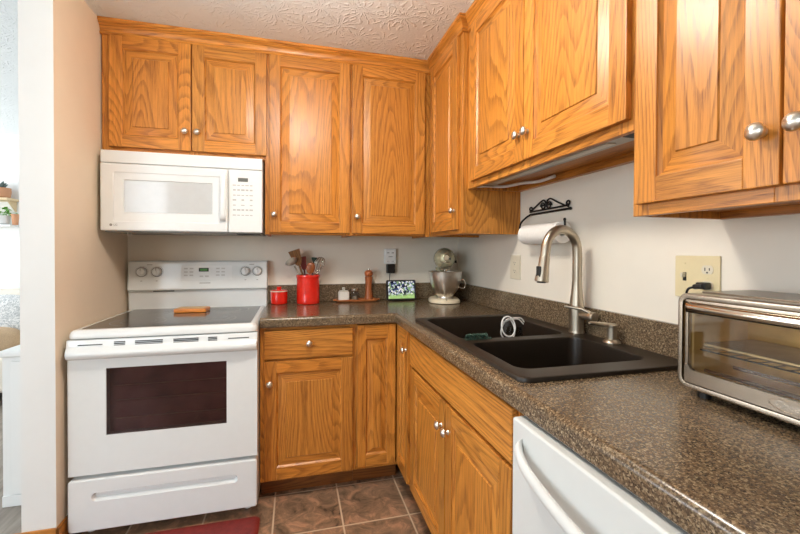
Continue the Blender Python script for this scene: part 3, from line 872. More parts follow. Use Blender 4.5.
def dispenser():
    t = thing('soap_dispenser', 'brushed nickel soap dispenser pump beside the faucet', 'soap dispenser', (2.012, -1.512, .943))
    bm = new(); lathe(bm, [(.029, 0), (.029, .004), (.022, .010), (.0165, .013), (.0155, .05), (.0175, .054), (.0175, .062), (.012, .066), (0, .067)], 28); obj('pump', bm, nickel, t, 50)
    bm = new(); tube(bm, [(-.002, 0, .058), (-.04, .012, .063), (-.070, .022, .068), (-.076, .024, .065)], [.0105, .0085, .0065, .005], 14); obj('nozzle', bm, nickel, t, 60)
dispenser()
# things in the sink
def caddy():
    t = thing('sink_caddy', 'clear plastic caddy with white wire loops hung over the sink divider', 'sink caddy', (1.745, -1.318, .9445))
    bm = new()
    loft(bm, [[(x, y, -.10) for x, y in rrect(-.030, .055, -.002, .055, .008, 3)], [(x, y, .030) for x, y in rrect(-.020, .045, .004, .042, .008, 3)]], 0, True, False)
    obj('cup', bm, thin_glass('smoky_plastic', S(206, 198, 188), .2), t, 40)
    bm = new()
    tube(bm, catmull([(-.05+.034*math.cos(a), -.030+.010*math.sin(a), .043+.042*math.sin(a)) for a in [2*PI*k/12 for k in range(12)]], 4, True), .0032, 8, closed=True)
    tube(bm, catmull([(-.035+.034*math.cos(a), .000+.008*math.sin(a*2), .024+.045*math.sin(a)) for a in [2*PI*k/12 for k in range(12)]], 4, True), .0032, 8, closed=True)
    tube(bm, catmull([(-.07, -.02, .062), (-.02, -.01, .074), (.03, .0, .072), (.055, .01, .052)], 6), .0030, 8)
    tube(bm, catmull([(-.072, -.012, .055), (-.02, .01, .064), (.03, .02, .064), (.06, .022, .040)], 6), .0030, 8)
    obj('wire_loop', bm, cable_white, t, 60)
    t.scale = (.82, .82, .86)
caddy()
bm = new()
for k in range(5):
    tube(bm, catmull([(k*.02-.05+.012*math.cos(a), .010*math.sin(a), .012*math.sin(a*2)+.014) for a in [2*PI*j/8 for j in range(8)]], 3, True), .005, 6, closed=True)
bx(bm, -.07, .06, -.016, .016, -.006, 0, 0, .003)
o = obj('scrubber', bm, teal, None, 60, (1.58, -1.350, .9465)); o.scale = (.8, .8, .55); tag(o, 'small dark green scrubber lying on the sink divider', 'scrubber')

# ------------------------------------------------------------------ toaster oven
def toaster():
    t = thing('toaster_oven', 'stainless steel toaster oven with a glass door at the right end of the counter', 'toaster oven', (XR, -1.926, .930), -90)
    # local x towards the camera, front at y = -(XR-1.81)
    yf = -(XR-1.812); W = .43; z0, z1 = .016, .236; yb = -.045
    bm = new()
    def R(i, y, r): return [(x, y, z) for x, z in rrect(i, W-i, z0+i, z1-i, r, 6)]
    loft(bm, [R(0, yb, .02), R(0, yf+.006, .02), R(.002, yf+.001, .02), R(.005, yf, .018), R(.012, yf+.001, .013), R(.013, yf+.014, .012), R(.014, yf+.03, .012)], 0, True, False)
    obj('body', bm, steel, t, 40)
    bm = new()   # cavity
    def C(i, y): return [(x, y, z) for x, z in rrect(.014+i, W-.014-i, z0+.012+i, z1-.012-i, .010, 4)]
    loft(bm, [C(0, yf+.029), C(.004, yf+.030), C(.004, yb-.012)], 0, False, True); obj('cavity', bm, toaster_inside, t, 30)
    bm = new(); bx(bm, .02, W-.02, yf+.05, yb-.001, z1-.0002, z1+.003, 0, .001); obj('top_panel', bm, plain('dark_top', S(120, 108, 94), .28, .8), t, 30)
    # door
    bm = new(); DW = W-.014
    poly = [(.017, .030), (DW, .030), (DW, .060), (.036, .060), (.030, .064), (.026, .070), (.017, .072)]
    prism(bm, poly, yf+.003, yf+.012, 'xz'); bx(bm, .017, .024, yf+.004, yf+.012, .071, .218, 0, .001); bx(bm, .017, DW, yf+.004, yf+.012, .208, .222, 0, .001)
    d = obj('door', bm, steel, t, 30)
    bm = new(); bx(bm, .023, DW, yf+.006, yf+.009, .058, .210); obj('door_glass', bm, toaster_glass, d, 0)
    bm = new()
    def hs(x, k): return [(x, yf+.004-.018*k*math.sin(a) if math.sin(a) > 0 else yf+.004, .204+.0125*math.cos(a)) for a in [PI*j/8 for j in range(9)]]
    loft(bm, [hs(.020, .25), hs(.030, .55), hs(.10, .85), hs(.21, 1), hs(.32, .85), hs(.40, .55), hs(.412, .25)], 0)
    obj('door_handle', bm, polished, d, 50)
    bm = new(); add_text(bm, 'Oster', .019, T(.222, yf+.0026, .0455) @ RX(90), .0006)
    tube(bm, [(.222+.034*math.cos(a), yf+.0026, .0455+.0105*math.sin(a)) for a in [2*PI*k/32 for k in range(32)]], .0006, 6, closed=True)
    obj('logo', bm, polished, d, 30)
    # racks and elements
    bm = new()
    for i in range(14): tube(bm, [(.04+i*.027, yf+.035, .105), (.04+i*.027, yb-.02, .105)], .0014, 6)
    tube(bm, [(.03, yf+.035, .105), (W-.03, yf+.035, .105)], .002, 6); tube(bm, [(.03, yb-.03, .105), (W-.03, yb-.03, .105)], .002, 6)
    obj('rack', bm, polished, t, 50)
    bm = new(); bx(bm, .035, W-.035, yf+.036, yb-.02, .112, .122, 0, .004); obj('baking_tray', bm, plain('tray_tin', S(176, 158, 126), .35, .7, .15, 20), t, 40)
    bm = new()
    for y in (yf+.06, yf+.15):
        for z in (.052, .195): tube(bm, [(.022, y, z), (W-.022, y, z)], .004, 8)
    obj('heating_element', bm, plain('element_rod', S(120, 84, 60), .5), t, 50)
    for x in (.045, W-.045):
        for y in (yf+.03, yb-.03):
            bm = new(); lathe(bm, [(.014, 0), (.014, .020)], 12, T(x, y, -.0005)); obj('foot', bm, dark_plastic, t, 40)
toaster()

# ------------------------------------------------------------------ electrical plates
def plate_box(bm, w, h, M, mat=0): bx(bm, -w/2, w/2, -h/2, h/2, 0, .006, mat, .0025, 2, M=M)
def duplex(bm, M, mats=(0, 1)):
    """one receptacle face: rounded insert with two slots and a ground hole"""
    loft(bm, [[(.0165*math.cos(a)*(1 if abs(math.sin(a)) < .8 else 1), max(-.0125, min(.0125, .0165*math.sin(a))), z) for a in [2*PI*k/24 for k in range(24)]] for z in (.006, .0075)], mats[0], M=M)
    bx(bm, -.0075, -.0050, -.003, .006, .0074, .0079, mats[1], M=M); bx(bm, .0050, .0075, -.002, .005, .0074, .0079, mats[1], M=M)
    lathe(bm, [(.0026, .0074), (.0026, .0079)], 10, M @ T(0, -.008, 0), mats[1])
MW = RZ(-90) @ RX(90)     # plate facing -x on the right wall (local x towards the camera, local y up)
t = thing('switch_outlet_plate', 'wide ivory wall plate with a toggle switch and an outlet above the toaster oven', 'outlet', (XR-.0005, -1.772, 1.189))
bm = new(); plate_box(bm, .133, .124, MW); 
for x, z in ((-.035, .040), (-.035, -.040), (.033, 0)): lathe(bm, [(.003, .006), (.0025, .0072), (0, .0075)], 10, MW @ T(x, z, 0), 0)
obj('cover_plate', bm, ivory, t, 30)
bm = new(); bx(bm, -.0405, -.0295, -.0125, .0125, .0055, .0066, 1, M=MW); bx(bm, -.0385, -.0315, -.002, .011, .006, .020, 0, .002, M=MW @ T(0, 0, 0)); obj('toggle', bm, [ivory_light, shadow_gap], t, 30)
for z in (.0225, -.0225):
    bm = new(); duplex(bm, MW @ T(.033, z, 0)); obj('receptacle', bm, [ivory_light, shadow_gap], t, 30)
t = thing('power_plug', 'black power plug in the lower outlet above the toaster oven', 'plug', (XR-.0085, -1.805, 1.1665))
bm = new(); bx(bm, -.014, .014, -.010, .010, 0, .026, 0, .004, M=MW); bx(bm, -.018, .010, -.009, .006, .020, .034, 0, .005, M=MW @ RZ(8)); obj('plug_body', bm, dark_plastic, t, 40)
bm = new(); tube(bm, catmull([(-.028, .010, -.004), (-.040, .022, -.010), (-.036, .030, -.035), (-.022, .026, -.080), (-.020, -.05, -.13), (-.020, -.14, -.16)], 6), .0032, 8); obj('power_cord', bm, dark_plastic, t, 60)
t = thing('wall_outlet', 'ivory outlet plate on the right wall below the paper towel roll', 'outlet', (XR-.0005, -.786, 1.180))
bm = new(); plate_box(bm, .098, .128, MW); obj('cover_plate', bm, ivory_light, t, 30)
for z in (.021, -.021):
    bm = new(); duplex(bm, MW @ T(0, z, 0)); obj('receptacle', bm, [ivory_light, shadow_gap], t, 30)
MB = RX(90)
t = thing('wall_tap', 'white plug-in multi outlet adapter on the back wall above the small screen', 'outlet', (1.563, -.0005, 1.226))
bm = new(); bx(bm, -.040, .040, -.052, .052, 0, .032, 0, .006, 3, M=MB); obj('housing', bm, enamel_warm, t, 40)
bm = new()
for x in (-.016, .016):
    bx(bm, x-.008, x+.008, .022, .026, .0318, .0324, 0, M=MB); bx(bm, x-.005, x-.0035, -.040, -.030, .0318, .0324, 0, M=MB); bx(bm, x+.0035, x+.005, -.040, -.030, .0318, .0324, 0, M=MB)
bx(bm, -.014, .014, -.004, -.001, .0318, .0324, 0, M=MB)
obj('socket_slot', bm, shadow_gap, t, 0)
t = thing('charger_plug', 'black square charger plugged in below the white adapter, its cord running down', 'plug', (1.566, -.001, 1.142))
bm = new(); bx(bm, -.029, .029, -.031, .031, 0, .040, 0, .006, 3, M=MB); obj('charger_body', bm, dark_plastic, t, 40)
bm = new(); tube(bm, catmull([(-.004, -.022, -.028), (-.006, -.022, -.05), (-.010, -.030, -.10), (.0, -.030, -.16), (.02, -.034, -.195)], 6), .0024, 8); obj('charger_cord', bm, dark_plastic, t, 60)

# ------------------------------------------------------------------ paper towel holder and roll
def towel():
    t = thing('paper_towel_holder', 'black scrolled wire paper towel holder mounted on the right wall', 'paper towel holder', (XR, 0, 0))
    bm = new(); x = -.008; r = .0042
    def spiral(cy, cz, r0, turns, a0, d):
        out = []
        for k in range(28):
            u = k/27; a = a0+d*turns*2*PI*u; rr = r0*(1-.72*u)
            out.append((x, cy+rr*math.cos(a), cz+rr*math.sin(a)))
        return out
    tube(bm, [(x, -.925, 1.458), (x, -1.215, 1.461)], r, 8); tube(bm, [(x, -.93, 1.444), (x, -1.222, 1.446)], r*1.2, 8)
    for cy, a0, d in ((-1.032, 0, 1), (-1.078, PI, -1)): tube(bm, spiral(cy, 1.474, .019, 1.4, a0, d), r*.85, 8)
    tube(bm, catmull([(x, -.935, 1.460), (x, -.97, 1.478), (x, -1.03, 1.503), (x, -1.052, 1.490), (x, -1.055, 1.470)], 6), r*.85, 8)
    tube(bm, catmull([(x, -1.195, 1.460), (x, -1.14, 1.482), (x, -1.085, 1.505), (x, -1.060, 1.492), (x, -1.055, 1.470)], 6), r*.85, 8)
    for cy in (-.932, -1.212): tube(bm, spiral(cy, 1.470, .015, 1.2, -PI/2, 1 if cy < -1 else -1), r*.85, 8)
    obj('scroll_plate', bm, black_metal, t, 60)
    bm = new()
    tube(bm, catmull([(x, -.93, 1.444), (-.025, -.918, 1.430), (-.050, -.910, 1.400), (-.056, -.908, 1.352), (-.056, -.912, 1.343)], 6), r*1.1, 8)
    tube(bm, [(-.056, -.910, 1.343), (-.056, -1.252, 1.343)], r*.9, 8)
    tube(bm, catmull([(-.056, -1.252, 1.343), (-.056, -1.254, 1.360), (-.056, -1.252, 1.392)], 4), r*1.1, 8)
    lathe(bm, [(0, -.007), (.005, -.005), (.0065, 0), (.005, .005), (0, .007)], 10, T(-.056, -1.252, 1.396))
    lathe(bm, [(0, -.007), (.005, -.005), (.0065, 0), (.005, .005), (0, .007)], 10, T(x, -1.226, 1.446))
    obj('roll_arm', bm, black_metal, t, 60)
    bm = new()
    lathe(bm, [(.018, 0), (.0455, 0), (.046, .002), (.046, .272), (.0455, .274), (.018, .274), (.018, 0)], 40, T(XR-.052, -.962, 1.343) @ RX(90), cap=False)
    tag(obj('paper_towel_roll', bm, paper, None, 50), 'white paper towel roll hanging on the black wire holder', 'paper towel')
towel()

# ------------------------------------------------------------------ under-cabinet light and cable
t = thing('under_cabinet_light', 'slim grey strip light fixed under the raised cabinet above the sink', 'light', (XR, -.90, 1.5995), -90)
bm = new(); bx(bm, .02, .86, -.262, -.200, -.020, .0, 0, .003); obj('housing', bm, light_metal, t, 30)
bm = new(); bx(bm, .10, .80, -.255, -.225, -.023, -.0195, 0, .001); obj('diffuser', bm, plain('diffuser', S(214, 212, 204), .3), t, 30)
bm = new(); bx(bm, .005, .02, -.262, -.200, -.020, 0, 0, .002); bx(bm, .86, .90, -.262, -.205, -.022, 0, 0, .002); obj('end_cap', bm, shadow_gap, t, 30)
bm = new()
for i, a in enumerate((.20, .26, .33, .36, .44)): bx(bm, a, a+.03, -.2625, -.2615, -.015, -.006)
obj('warning_print', bm, shadow_gap, t, 0)
bm = new(); tube(bm, catmull([(1.80, -.846, 1.585), (1.86, -.858, 1.589), (1.93, -.90, 1.583), (1.985, -.97, 1.590), (2.02, -1.06, 1.586), (2.030, -1.16, 1.592)], 8), .0075, 10)
tag(obj('light_cable', bm, cable_white, None, 60), 'white cable running along the underside of the cabinet above the sink', 'cable')

# ------------------------------------------------------------------ counter objects along the back
CT = .9295
t = thing('butter_crock', 'small round red lidded crock beside the range', 'crock', (.836, -.078, CT))
bm = new(); lathe(bm, [(.044, 0), (.049, .004), (.051, .03), (.052, .075), (.050, .077), (.046, .074), (.045, .01), (0, .01)], 36); obj('pot', bm, red_glaze, t, 50)
bm = new(); lathe(bm, [(.0455, .074), (.053, .078), (.053, .084), (.046, .088), (.018, .091), (.012, .094), (.015, .102), (.012, .107), (0, .108)], 36); obj('lid', bm, [red_glaze], t, 50)
bm = new(); lathe(bm, [(.0528, .0775), (.0535, .079), (.0535, .0825), (.0528, .084)], 36, cap=False); obj('rim_band', bm, plain('cream_glaze', S(232, 214, 196), .25), t, 50)
CX, CY = 1.013, -.100
bm = new(); lathe(bm, [(.066, 0), (.070, .004), (.071, .02), (.071, .160), (.0735, .164), (.0745, .172), (.0735, .180), (.068, .182), (.0655, .178), (.0655, .012), (0, .012)], 48)
tag(obj('utensil_crock', bm, red_glaze, None, 50, (CX, CY, CT)), 'tall red ceramic crock holding cooking utensils', 'crock')
def utensil(name, label, base, tip, mats, build):
    """a thing leaning from base to tip; build() works in a local frame with z along the handle"""
    b = Vector(base); d = Vector(tip)-b; L = d.length; d.normalize()
    x = Vector((0, -1, 0)).cross(d).normalized(); y = d.cross(x)
    m = Matrix((x, y, d)).transposed().to_4x4(); m.translation = Vector((CX, CY, CT))+b
    t = thing(name, label, 'utensil', group='utensils in the red crock'); t.matrix_world = m
    build(t, L); return t
def spatula(t, L):
    bm = new(); tube(bm, [(0, 0, 0), (0, 0, L-.09)], .0065, 10, s=1); obj('handle', bm, util_wood, t, 50)
    bm = new(); loft(bm, [[(x*w, y, z) for x, y in ((-1, -.003), (1, -.003), (1, .003), (-1, .003))] for z, w in ((L-.10, .012), (L-.075, .026), (L, .036))], 0, s=2); obj('blade', bm, util_wood, t, 20)
def ladle(t, L):
    bm = new(); tube(bm, [(0, 0, 0), (0, 0, L-.03)], .005, 10); obj('handle', bm, plain('warm_grey_handle', S(150, 140, 124), .4), t, 50)
    bm = new(); vs = lathe(bm, [(0, -.016), (.02, -.013), (.034, -.004), (.040, .006), (.038, .006), (.032, -.001), (.018, -.010), (0, -.013)], 24, T(0, -.004, L) @ RX(28)); obj('bowl', bm, plain('clear_grey_plastic', S(176, 172, 160), .3), t, 60)
def turner(t, L):
    bm = new(); tube(bm, [(0, 0, 0), (0, 0, L-.08)], .006, 10); obj('handle', bm, plain('dark_red_handle', S(88, 22, 20), .4), t, 50)
    bm = new(); loft(bm, [[(x*w, y, z) for x, y in ((-1, -.002), (1, -.002), (1, .002), (-1, .002))] for z, w in ((L-.085, .010), (L-.06, .018), (L, .020))], 0); obj('blade', bm, plain('dark_red_blade', S(120, 26, 24), .4), t, 20)
def spoon(t, L):
    bm = new(); tube(bm, [(0, 0, 0), (0, 0, L-.03)], .006, 10, s=3); obj('handle', bm, dark_wood, t, 50)
    bm = new(); lathe(bm, [(0, -.038), (.018, -.030), (.027, -.008), (.027, .012), (.018, .030), (0, .037)], 20, T(0, 0, L) @ Matrix.Diagonal((1, .45, 1, 1)), s=4); obj('bowl', bm, dark_wood, t, 60)
def whisk(t, L):
    bm = new(); tube(bm, [(0, 0, 0), (0, 0, L-.13)], [.008, .0065], 12); obj('handle', bm, polished, t, 50)
    for k in range(5):
        a = PI*k/5; bm = new()
        pts = [(.006, L-.135), (.016, L-.10), (.027, L-.06), (.030, L-.035), (.022, L-.010), (0, L)]
        loop = [(r*math.cos(a), r*math.sin(a), z) for r, z in pts]+[(-r*math.cos(a), -r*math.sin(a), z) for r, z in pts[::-1][1:]]
        tube(bm, catmull(loop, 4), .0013, 6); obj('wire', bm, polished, t, 60)
def brush(t, L):
    bm = new(); tube(bm, [(0, 0, 0), (0, 0, L-.02)], .005, 10); obj('handle', bm, dark_plastic, t, 50)
    bm = new(); loft(bm, [[(x*w, y, z) for x, y in ((-1, -.006), (1, -.006), (1, .006), (-1, .006))] for z, w in ((L-.03, .007), (L-.012, .016), (L, .018))], 0); obj('head', bm, plain('dark_green_plastic', S(24, 52, 40), .4), t, 20)
utensil('spatula', 'brown wooden spatula with a square head leaning left in the red crock', (.025, .02, .014), (-.088, .0, .335), None, spatula)
utensil('ladle', 'pale grey plastic spoon hanging over the left rim of the red crock', (.05, -.02, .014), (-.100, -.012, .262), None, ladle)
utensil('turner', 'dark red narrow turner in the middle of the red crock', (.0, .04, .014), (-.034, .03, .295), None, turner)
utensil('wooden_spoon', 'dark wooden spoon with a round bowl showing in the red crock', (-.02, -.045, .014), (.014, -.036, .224), None, spoon)
utensil('whisk', 'wire balloon whisk leaning right in the red crock', (-.035, .0, .014), (.088, .0, .290), None, whisk)
utensil('basting_brush', 'utensil with a small dark green head behind the whisk in the red crock', (.01, .055, .014), (.040, .045, .290), None, brush)

# tray with two jars and the pepper mill
t = thing('tray', 'narrow wooden tray holding two jars and a pepper mill', 'tray', (1.326, -.072, CT))
bm = new(); loft(bm, [[(x, y, z) for x, y in rrect(-.136+i, .136-i, -.046+i, .046-i, .02, 5)] for z, i in ((0, .012), (.004, .004), (.012, 0), (.0165, .001), (.0165, .006), (.012, .010))], 0); obj('base', bm, tray_wood, t, 40)
for x in (-.143, .143):
    bm = new(); lathe(bm, [(0, -.004), (.012, -.004), (.014, 0), (.012, .004), (0, .004)], 18, T(x, 0, .0130) @ Matrix.Diagonal((.9, 1.6, 1, 1))); obj('handle', bm, tray_wood, t, 40)
TZ = CT+.0125
t = thing('salt_jar', 'short square glass jar of white salt on the wooden tray', 'jar', (1.240, -.072, TZ))
bm = new(); loft(bm, [[(x, y, z) for x, y in rrect(-.034+i, .034-i, -.030+i, .030-i, .010, 4)] for z, i in ((0, .003), (.003, 0), (.050, 0), (.056, .006))], 0); obj('body', bm, glass_lid_white, t, 40)
bm = new(); lathe(bm, [(.028, .0562), (.030, .058), (.030, .062), (.010, .064), (.008, .068), (.011, .076), (.008, .082), (0, .083)], 24); obj('lid', bm, plain('frosted_lid', S(206, 202, 190), .25), t, 40)
t = thing('spice_jar', 'small round glass jar with a metal lid beside the salt jar', 'jar', (1.312, -.072, TZ))
bm = new(); lathe(bm, [(.022, 0), (.025, .003), (.025, .046), (.021, .054), (.021, .058)], 24); obj('glass', bm, jar_glass, t, 50)
bm = new(); lathe(bm, [(.0215, .002), (.0215, .026), (0, .028)], 20); obj('filling', bm, plain('spice', S(150, 140, 120), .8, 0, .2, 300), t, 40)
bm = new(); lathe(bm, [(.0235, .0585), (.0245, .060), (.0245, .074), (.0225, .076), (0, .076)], 24); obj('lid', bm, steel, t, 40)
t = thing('pepper_mill', 'tall turned wooden pepper mill standing on the wooden tray', 'pepper mill', (1.405, -.072, TZ))
bm = new(); lathe(bm, [(.027, 0), (.0285, .003), (.0285, .012), (.026, .016), (.0265, .022), (.025, .030), (.022, .060), (.021, .085), (.023, .120), (.0255, .145), (.025, .150), (.020, .152)], 32, s=1); obj('body', bm, dark_wood, t, 40)
bm = new(); lathe(bm, [(.019, .1525), (.024, .155), (.0275, .163), (.0285, .172), (.026, .183), (.017, .191), (.010, .193)], 32, s=1.4); obj('head', bm, dark_wood, t, 40)
bm = new(); lathe(bm, [(.006, .193), (.007, .197), (.006, .203), (0, .205)], 16); obj('finial', bm, polished, t, 40)
# smart display
t = thing('smart_display', 'small black smart display showing a ball game on the counter', 'screen', (1.622, -.108, CT))
M = RX(-9)
bm = new(); loft(bm, [[(x, y, z) for x, z in rrect(-.102+i, .102-i, .004+i, .140-i, .010, 5)] for y, i in ((.008, .003), (.005, 0), (-.003, 0), (-.005, .002))], 0, M=M)
prism(bm, [(.004, .016), (.050, .016), (.004, .105)], -.055, .055, 'yz', 0, M=M @ T(0, 0, -.003)) ; bx(bm, -.055, .055, .004, .068, .0005, .006, 0)
obj('case', bm, dark_plastic, t, 40)
bm = new(); bx(bm, -.090, .090, -.0062, -.0048, .015, .130, 0, M=M); obj('screen', bm, game_screen, t, 0)
# stand mixer
def mixer():
    t = thing('stand_mixer', 'champagne coloured stand mixer with a steel bowl in the counter corner', 'mixer', (1.880, -.225, CT), -14)
    bm = new()
    loft(bm, [[(x, y, z) for x, y in rrect(-.100+i, .100-i, -.125+i, .140-i, .092, 8)] for z, i in ((0, .004), (.004, 0), (.018, .002), (.028, .012), (.032, .028))], 0); obj('base', bm, cream_base, t, 50)
    bm = new()
    loft(bm, [[(x, y+dy, z) for x, y in rrect(-w, w, .045, .045+d, .03, 6)] for z, w, d, dy in ((.028, .055, .085, 0), (.06, .045, .075, .004), (.14, .042, .072, .006), (.205, .045, .085, 0), (.225, .048, .095, -.006))], 0); obj('column', bm, champagne, t, 50)
    bm = new()   # head: egg along y
    prof = [(-.135, .0), (-.133, .022), (-.120, .045), (-.09, .060), (-.04, .067), (.03, .066), (.09, .058), (.130, .042), (.148, .020), (.152, 0)]
    rings = []
    for y, r in prof: rings.append([(max(r, .001)*math.cos(a)*1.0, y+.02, .285+max(r, .001)*1.05*math.sin(a)) for a in [2*PI*k/28 for k in range(28)]])
    loft(bm, rings, 0); h = obj('head', bm, champagne, t, 60)
    bm = new(); loft(bm, [[(x*1.012, y, z) for x, y, z in [(rr*math.cos(a), yy+.02, .268+zz) for a in (0,)]] for rr, yy, zz in ()], 0) if False else None
    pts = [(.0665*math.cos(a)*1.0, .02+.135*math.sin(a), .264) for a in [2*PI*k/40 for k in range(40)]]
    tube(bm, [(p[0]*.99, p[1], p[2]) for p in pts], .0035, 8, closed=True); obj('trim_band', bm, polished, h, 60)
    bm = new(); lathe(bm, [(.019, 0), (.020, .004), (.017, .012), (0, .013)], 24, T(0, -.112, .291) @ RX(90)); obj('hub_cap', bm, polished, h, 50)
    bm = new(); tube(bm, [(.010, -.118, .287), (.028, -.122, .286)], [.006, .008], 12); obj('hub_knob', bm, dark_plastic, h, 50)
    bm = new(); lathe(bm, [(.007, 0), (.009, .006), (.009, .014), (0, .015)], 14, T(.062, -.03, .266) @ RY(90)); obj('speed_knob', bm, dark_plastic, h, 50)
    bm = new(); lathe(bm, [(.030, .215), (.034, .222), (.034, .236), (.040, .245)], 24, T(0, -.055, 0)); lathe(bm, [(.009, .13), (.009, .22)], 14, T(0, -.055, 0)); obj('beater_shaft', bm, polished, h, 50)
    bm = new(); lathe(bm, [(.045, 0), (.047, .004), (.045, .012), (.052, .022), (.074, .055), (.090, .10), (.097, .145), (.099, .168), (.1015, .171), (.0995, .173), (.096, .170), (.094, .145), (.087, .10), (.071, .057), (.045, .026), (0, .024)], 48, T(0, -.055, .0325) @ Matrix.Diagonal((1.08, 1.08, 1, 1)))
    b = obj('bowl', bm, bowl_steel, t, 50)
    bm = new(); tube(bm, catmull([(.092, -.055, .150), (.118, -.06, .150), (.128, -.062, .125), (.120, -.06, .095), (.080, -.055, .105)], 6), .004, 8); obj('bowl_handle', bm, polished, b, 60)
mixer()

# ------------------------------------------------------------------ floor mat
bm = new(); loft(bm, [[(x, y, z) for x, y in rrect(-.03+i, .776-i, -1.20+i, -.700-i, .03, 6)] for z, i in ((.0005, 0), (.008, .0), (.015, .010), (.018, .022))], 0)
tag(obj('floor_mat', bm, red_mat, None, 40), 'dark red cushioned floor mat in front of the white range', 'mat')

# ------------------------------------------------------------------ kitchen ceiling light (outside the frame, seen in the gloss of the doors)
t = thing('ceiling_light', 'round flush ceiling light over the kitchen floor', 'lamp', (.93, -1.45, ZC))
bm = new(); lathe(bm, [(.075, -.001), (.075, -.012), (.060, -.020), (.010, -.024), (.010, -.125), (0, -.125)], 32); obj('stem', bm, nickel, t, 40)
bm = new(); lathe(bm, [(0, -.13), (.09, -.135), (.140, -.155), (.150, -.175), (.140, -.205), (.10, -.233), (.05, -.245), (0, -.247)], 36); obj('glass_bowl', bm, lamp_emit, t, 60)

# ------------------------------------------------------------------ living room glimpsed past the partition
t = thing('white_cabinet', 'low white cabinet standing behind the partition, left edge of view', 'cabinet', (-.145, -.31, 0))
bm = new(); bx(bm, -.302, -.001, 0, .42, .0005, .735, 0, .002)
bx(bm, -.302, -.001, -.008, 0, .0005, .055, 0, .003); obj('body', bm, white_paint, t, 30)
bm = new(); bx(bm, -.262, -.020, -.016, -.0005, .065, .715, 0, .004); obj('door', bm, white_paint, t, 30)
bm = new(); bx(bm, -.312, -.001, -.022, .43, .736, .768, 0, .010, 3); obj('top', bm, white_paint, t, 40)
def puff(name, label, cat, loc, rot, sx, sy, sz, mat, p=2.6):
    bm = new(); bmesh.ops.create_icosphere(bm, subdivisions=4, radius=1)
    for v in bm.verts:
        c = v.co.normalized(); k = (abs(c.x)**p+abs(c.y)**p+abs(c.z)**p)**(-1/p)
        v.co = Vector((c.x*k*sx, c.y*k*sy, c.z*k*sz))
    o = obj(name, bm, mat, None, 60, loc); o.rotation_euler = [math.radians(a) for a in rot]
    return tag(o, label, cat)
t = thing('sofa', 'cream upholstered sofa against the far living room wall', 'sofa', (-1.95, 1.62, 0))
bm = new(); bx(bm, -1.0, .9, -.42, .40, .10, .40, 0, .05, 3); obj('seat', bm, sofa_mat, t, 40)
bm = new(); bx(bm, -1.0, .9, .22, .52, .40, .88, 0, .07, 3); obj('backrest', bm, sofa_mat, t, 40)
for x in (-1.15, .76):
    bm = new(); bx(bm, x, x+.16, -.42, .52, .10, .62, 0, .05, 3) if x < 0 else bx(bm, .905, 1.05, -.42, .52, .10, .62, 0, .05, 3); obj('armrest', bm, sofa_mat, t, 40)
for x in (-1.05, .95):
    for y in (-.36, .44):
        bm = new(); lathe(bm, [(.02, .0005), (.025, .105)], 12, T(x, y, 0)); obj('leg', bm, dark_wood, t, 40)
puff('cushion', 'grey and white patterned cushion on the sofa', 'cushion', (-1.60, 1.66, .66), (-14, 0, 0), .26, .08, .20, pillow_print)
puff('blanket_roll', 'tan knitted bolster in front of the patterned cushion', 'cushion', (-1.58, 1.36, .513), (0, 0, 0), .28, .10, .105, cushion_tan, 3.2)
t = thing('wall_shelf', 'pale wooden wall shelf with a pot on top, upper left edge', 'shelf', (-1.93, 2.198, 1.742))
bm = new(); bx(bm, -.35, .18, -.20, 0, 0, .022, 0, .003); obj('board', bm, shelf_wood, t, 30)
for x in (-.30, .13):
    bm = new(); prism(bm, [(0, 0), (-.12, 0), (0, -.10)], x, x+.015, 'yz'); obj('bracket', bm, shelf_wood, t, 0)
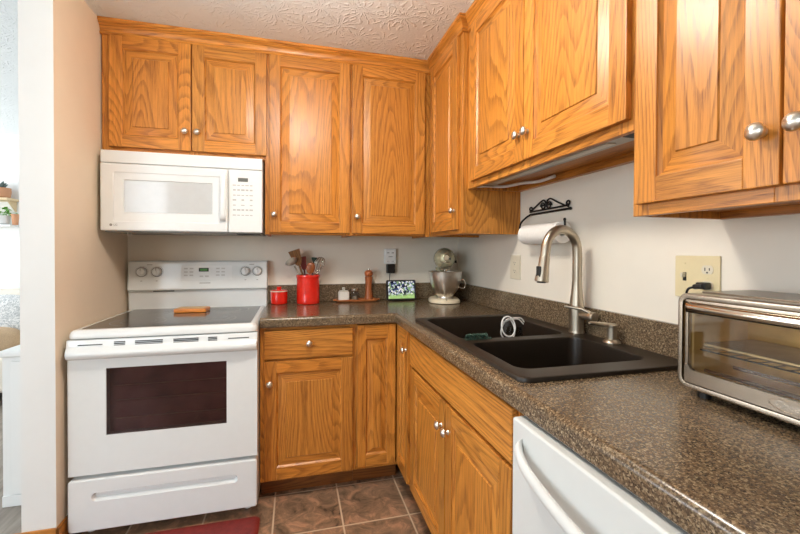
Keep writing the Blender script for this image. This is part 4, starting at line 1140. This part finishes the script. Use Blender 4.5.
t = thing('planter', 'peach coloured round pot with a grey succulent on the upper shelf', 'pot', (-1.87, 2.09, 1.7645))
bm = new(); lathe(bm, [(.06, 0), (.085, .01), (.092, .06), (.090, .10), (.084, .10), (.082, .06), (0, .06)], 28); obj('pot', bm, terracotta, t, 50)
bm = new()
for k in range(18):
    a = k*2.4; u = k/18
    tube(bm, [(.01*math.cos(a), .01*math.sin(a), .06), (.05*math.cos(a)*(1-u*.5), .05*math.sin(a)*(1-u*.5), .12+.03*u), (.075*math.cos(a)*(1-u*.6), .075*math.sin(a)*(1-u*.6), .135+.04*u)], [.008, .012, .002], 6)
obj('succulent', bm, plain('grey_green_leaf', S(104, 122, 118), .6), t, 60)
t = thing('hanging_shelf', 'pale lower shelf holding a green trailing plant, upper left edge', 'shelf', (-1.93, 2.198, 1.485))
bm = new(); bx(bm, -.35, .19, -.18, 0, 0, .02, 0, .003); obj('board', bm, white_paint, t, 30)
t = thing('potted_plant', 'small white pot with bright green leaves on the lower shelf', 'plant', (-1.86, 2.10, 1.5055))
bm = new(); lathe(bm, [(.05, 0), (.065, .01), (.07, .09), (.064, .09), (.062, .05), (0, .05)], 24); obj('pot', bm, white_paint, t, 50)
bm = new()
for k in range(46):
    a = random.random()*2*PI; rr = .03+random.random()*.08; z = .10+random.random()*.06
    loft(bm, [[(0, -.008, 0), (.02, -.016, .006), (.042, 0, 0), (.02, .016, .006)], [(0, -.008, .001), (.02, -.016, .007), (.042, 0, .001), (.02, .016, .007)]], 0, M=T(rr*math.cos(a), rr*math.sin(a)*.8, z) @ RZ(math.degrees(a)) @ RY(random.uniform(-30, 50)))
    if k % 4 == 0: tube(bm, [(0, 0, .06), (rr*math.cos(a), rr*math.sin(a)*.8, z)], .002, 5)
obj('foliage', bm, green, t, 30)
t = thing('small_pot', 'small terracotta pot beside the green plant on the lower shelf', 'pot', (-1.735, 2.085, 1.5055))
bm = new(); lathe(bm, [(.022, 0), (.03, .09), (.034, .092), (.034, .105), (.028, .105), (.026, .06), (0, .06)], 20); obj('body', bm, terracotta, t, 50)
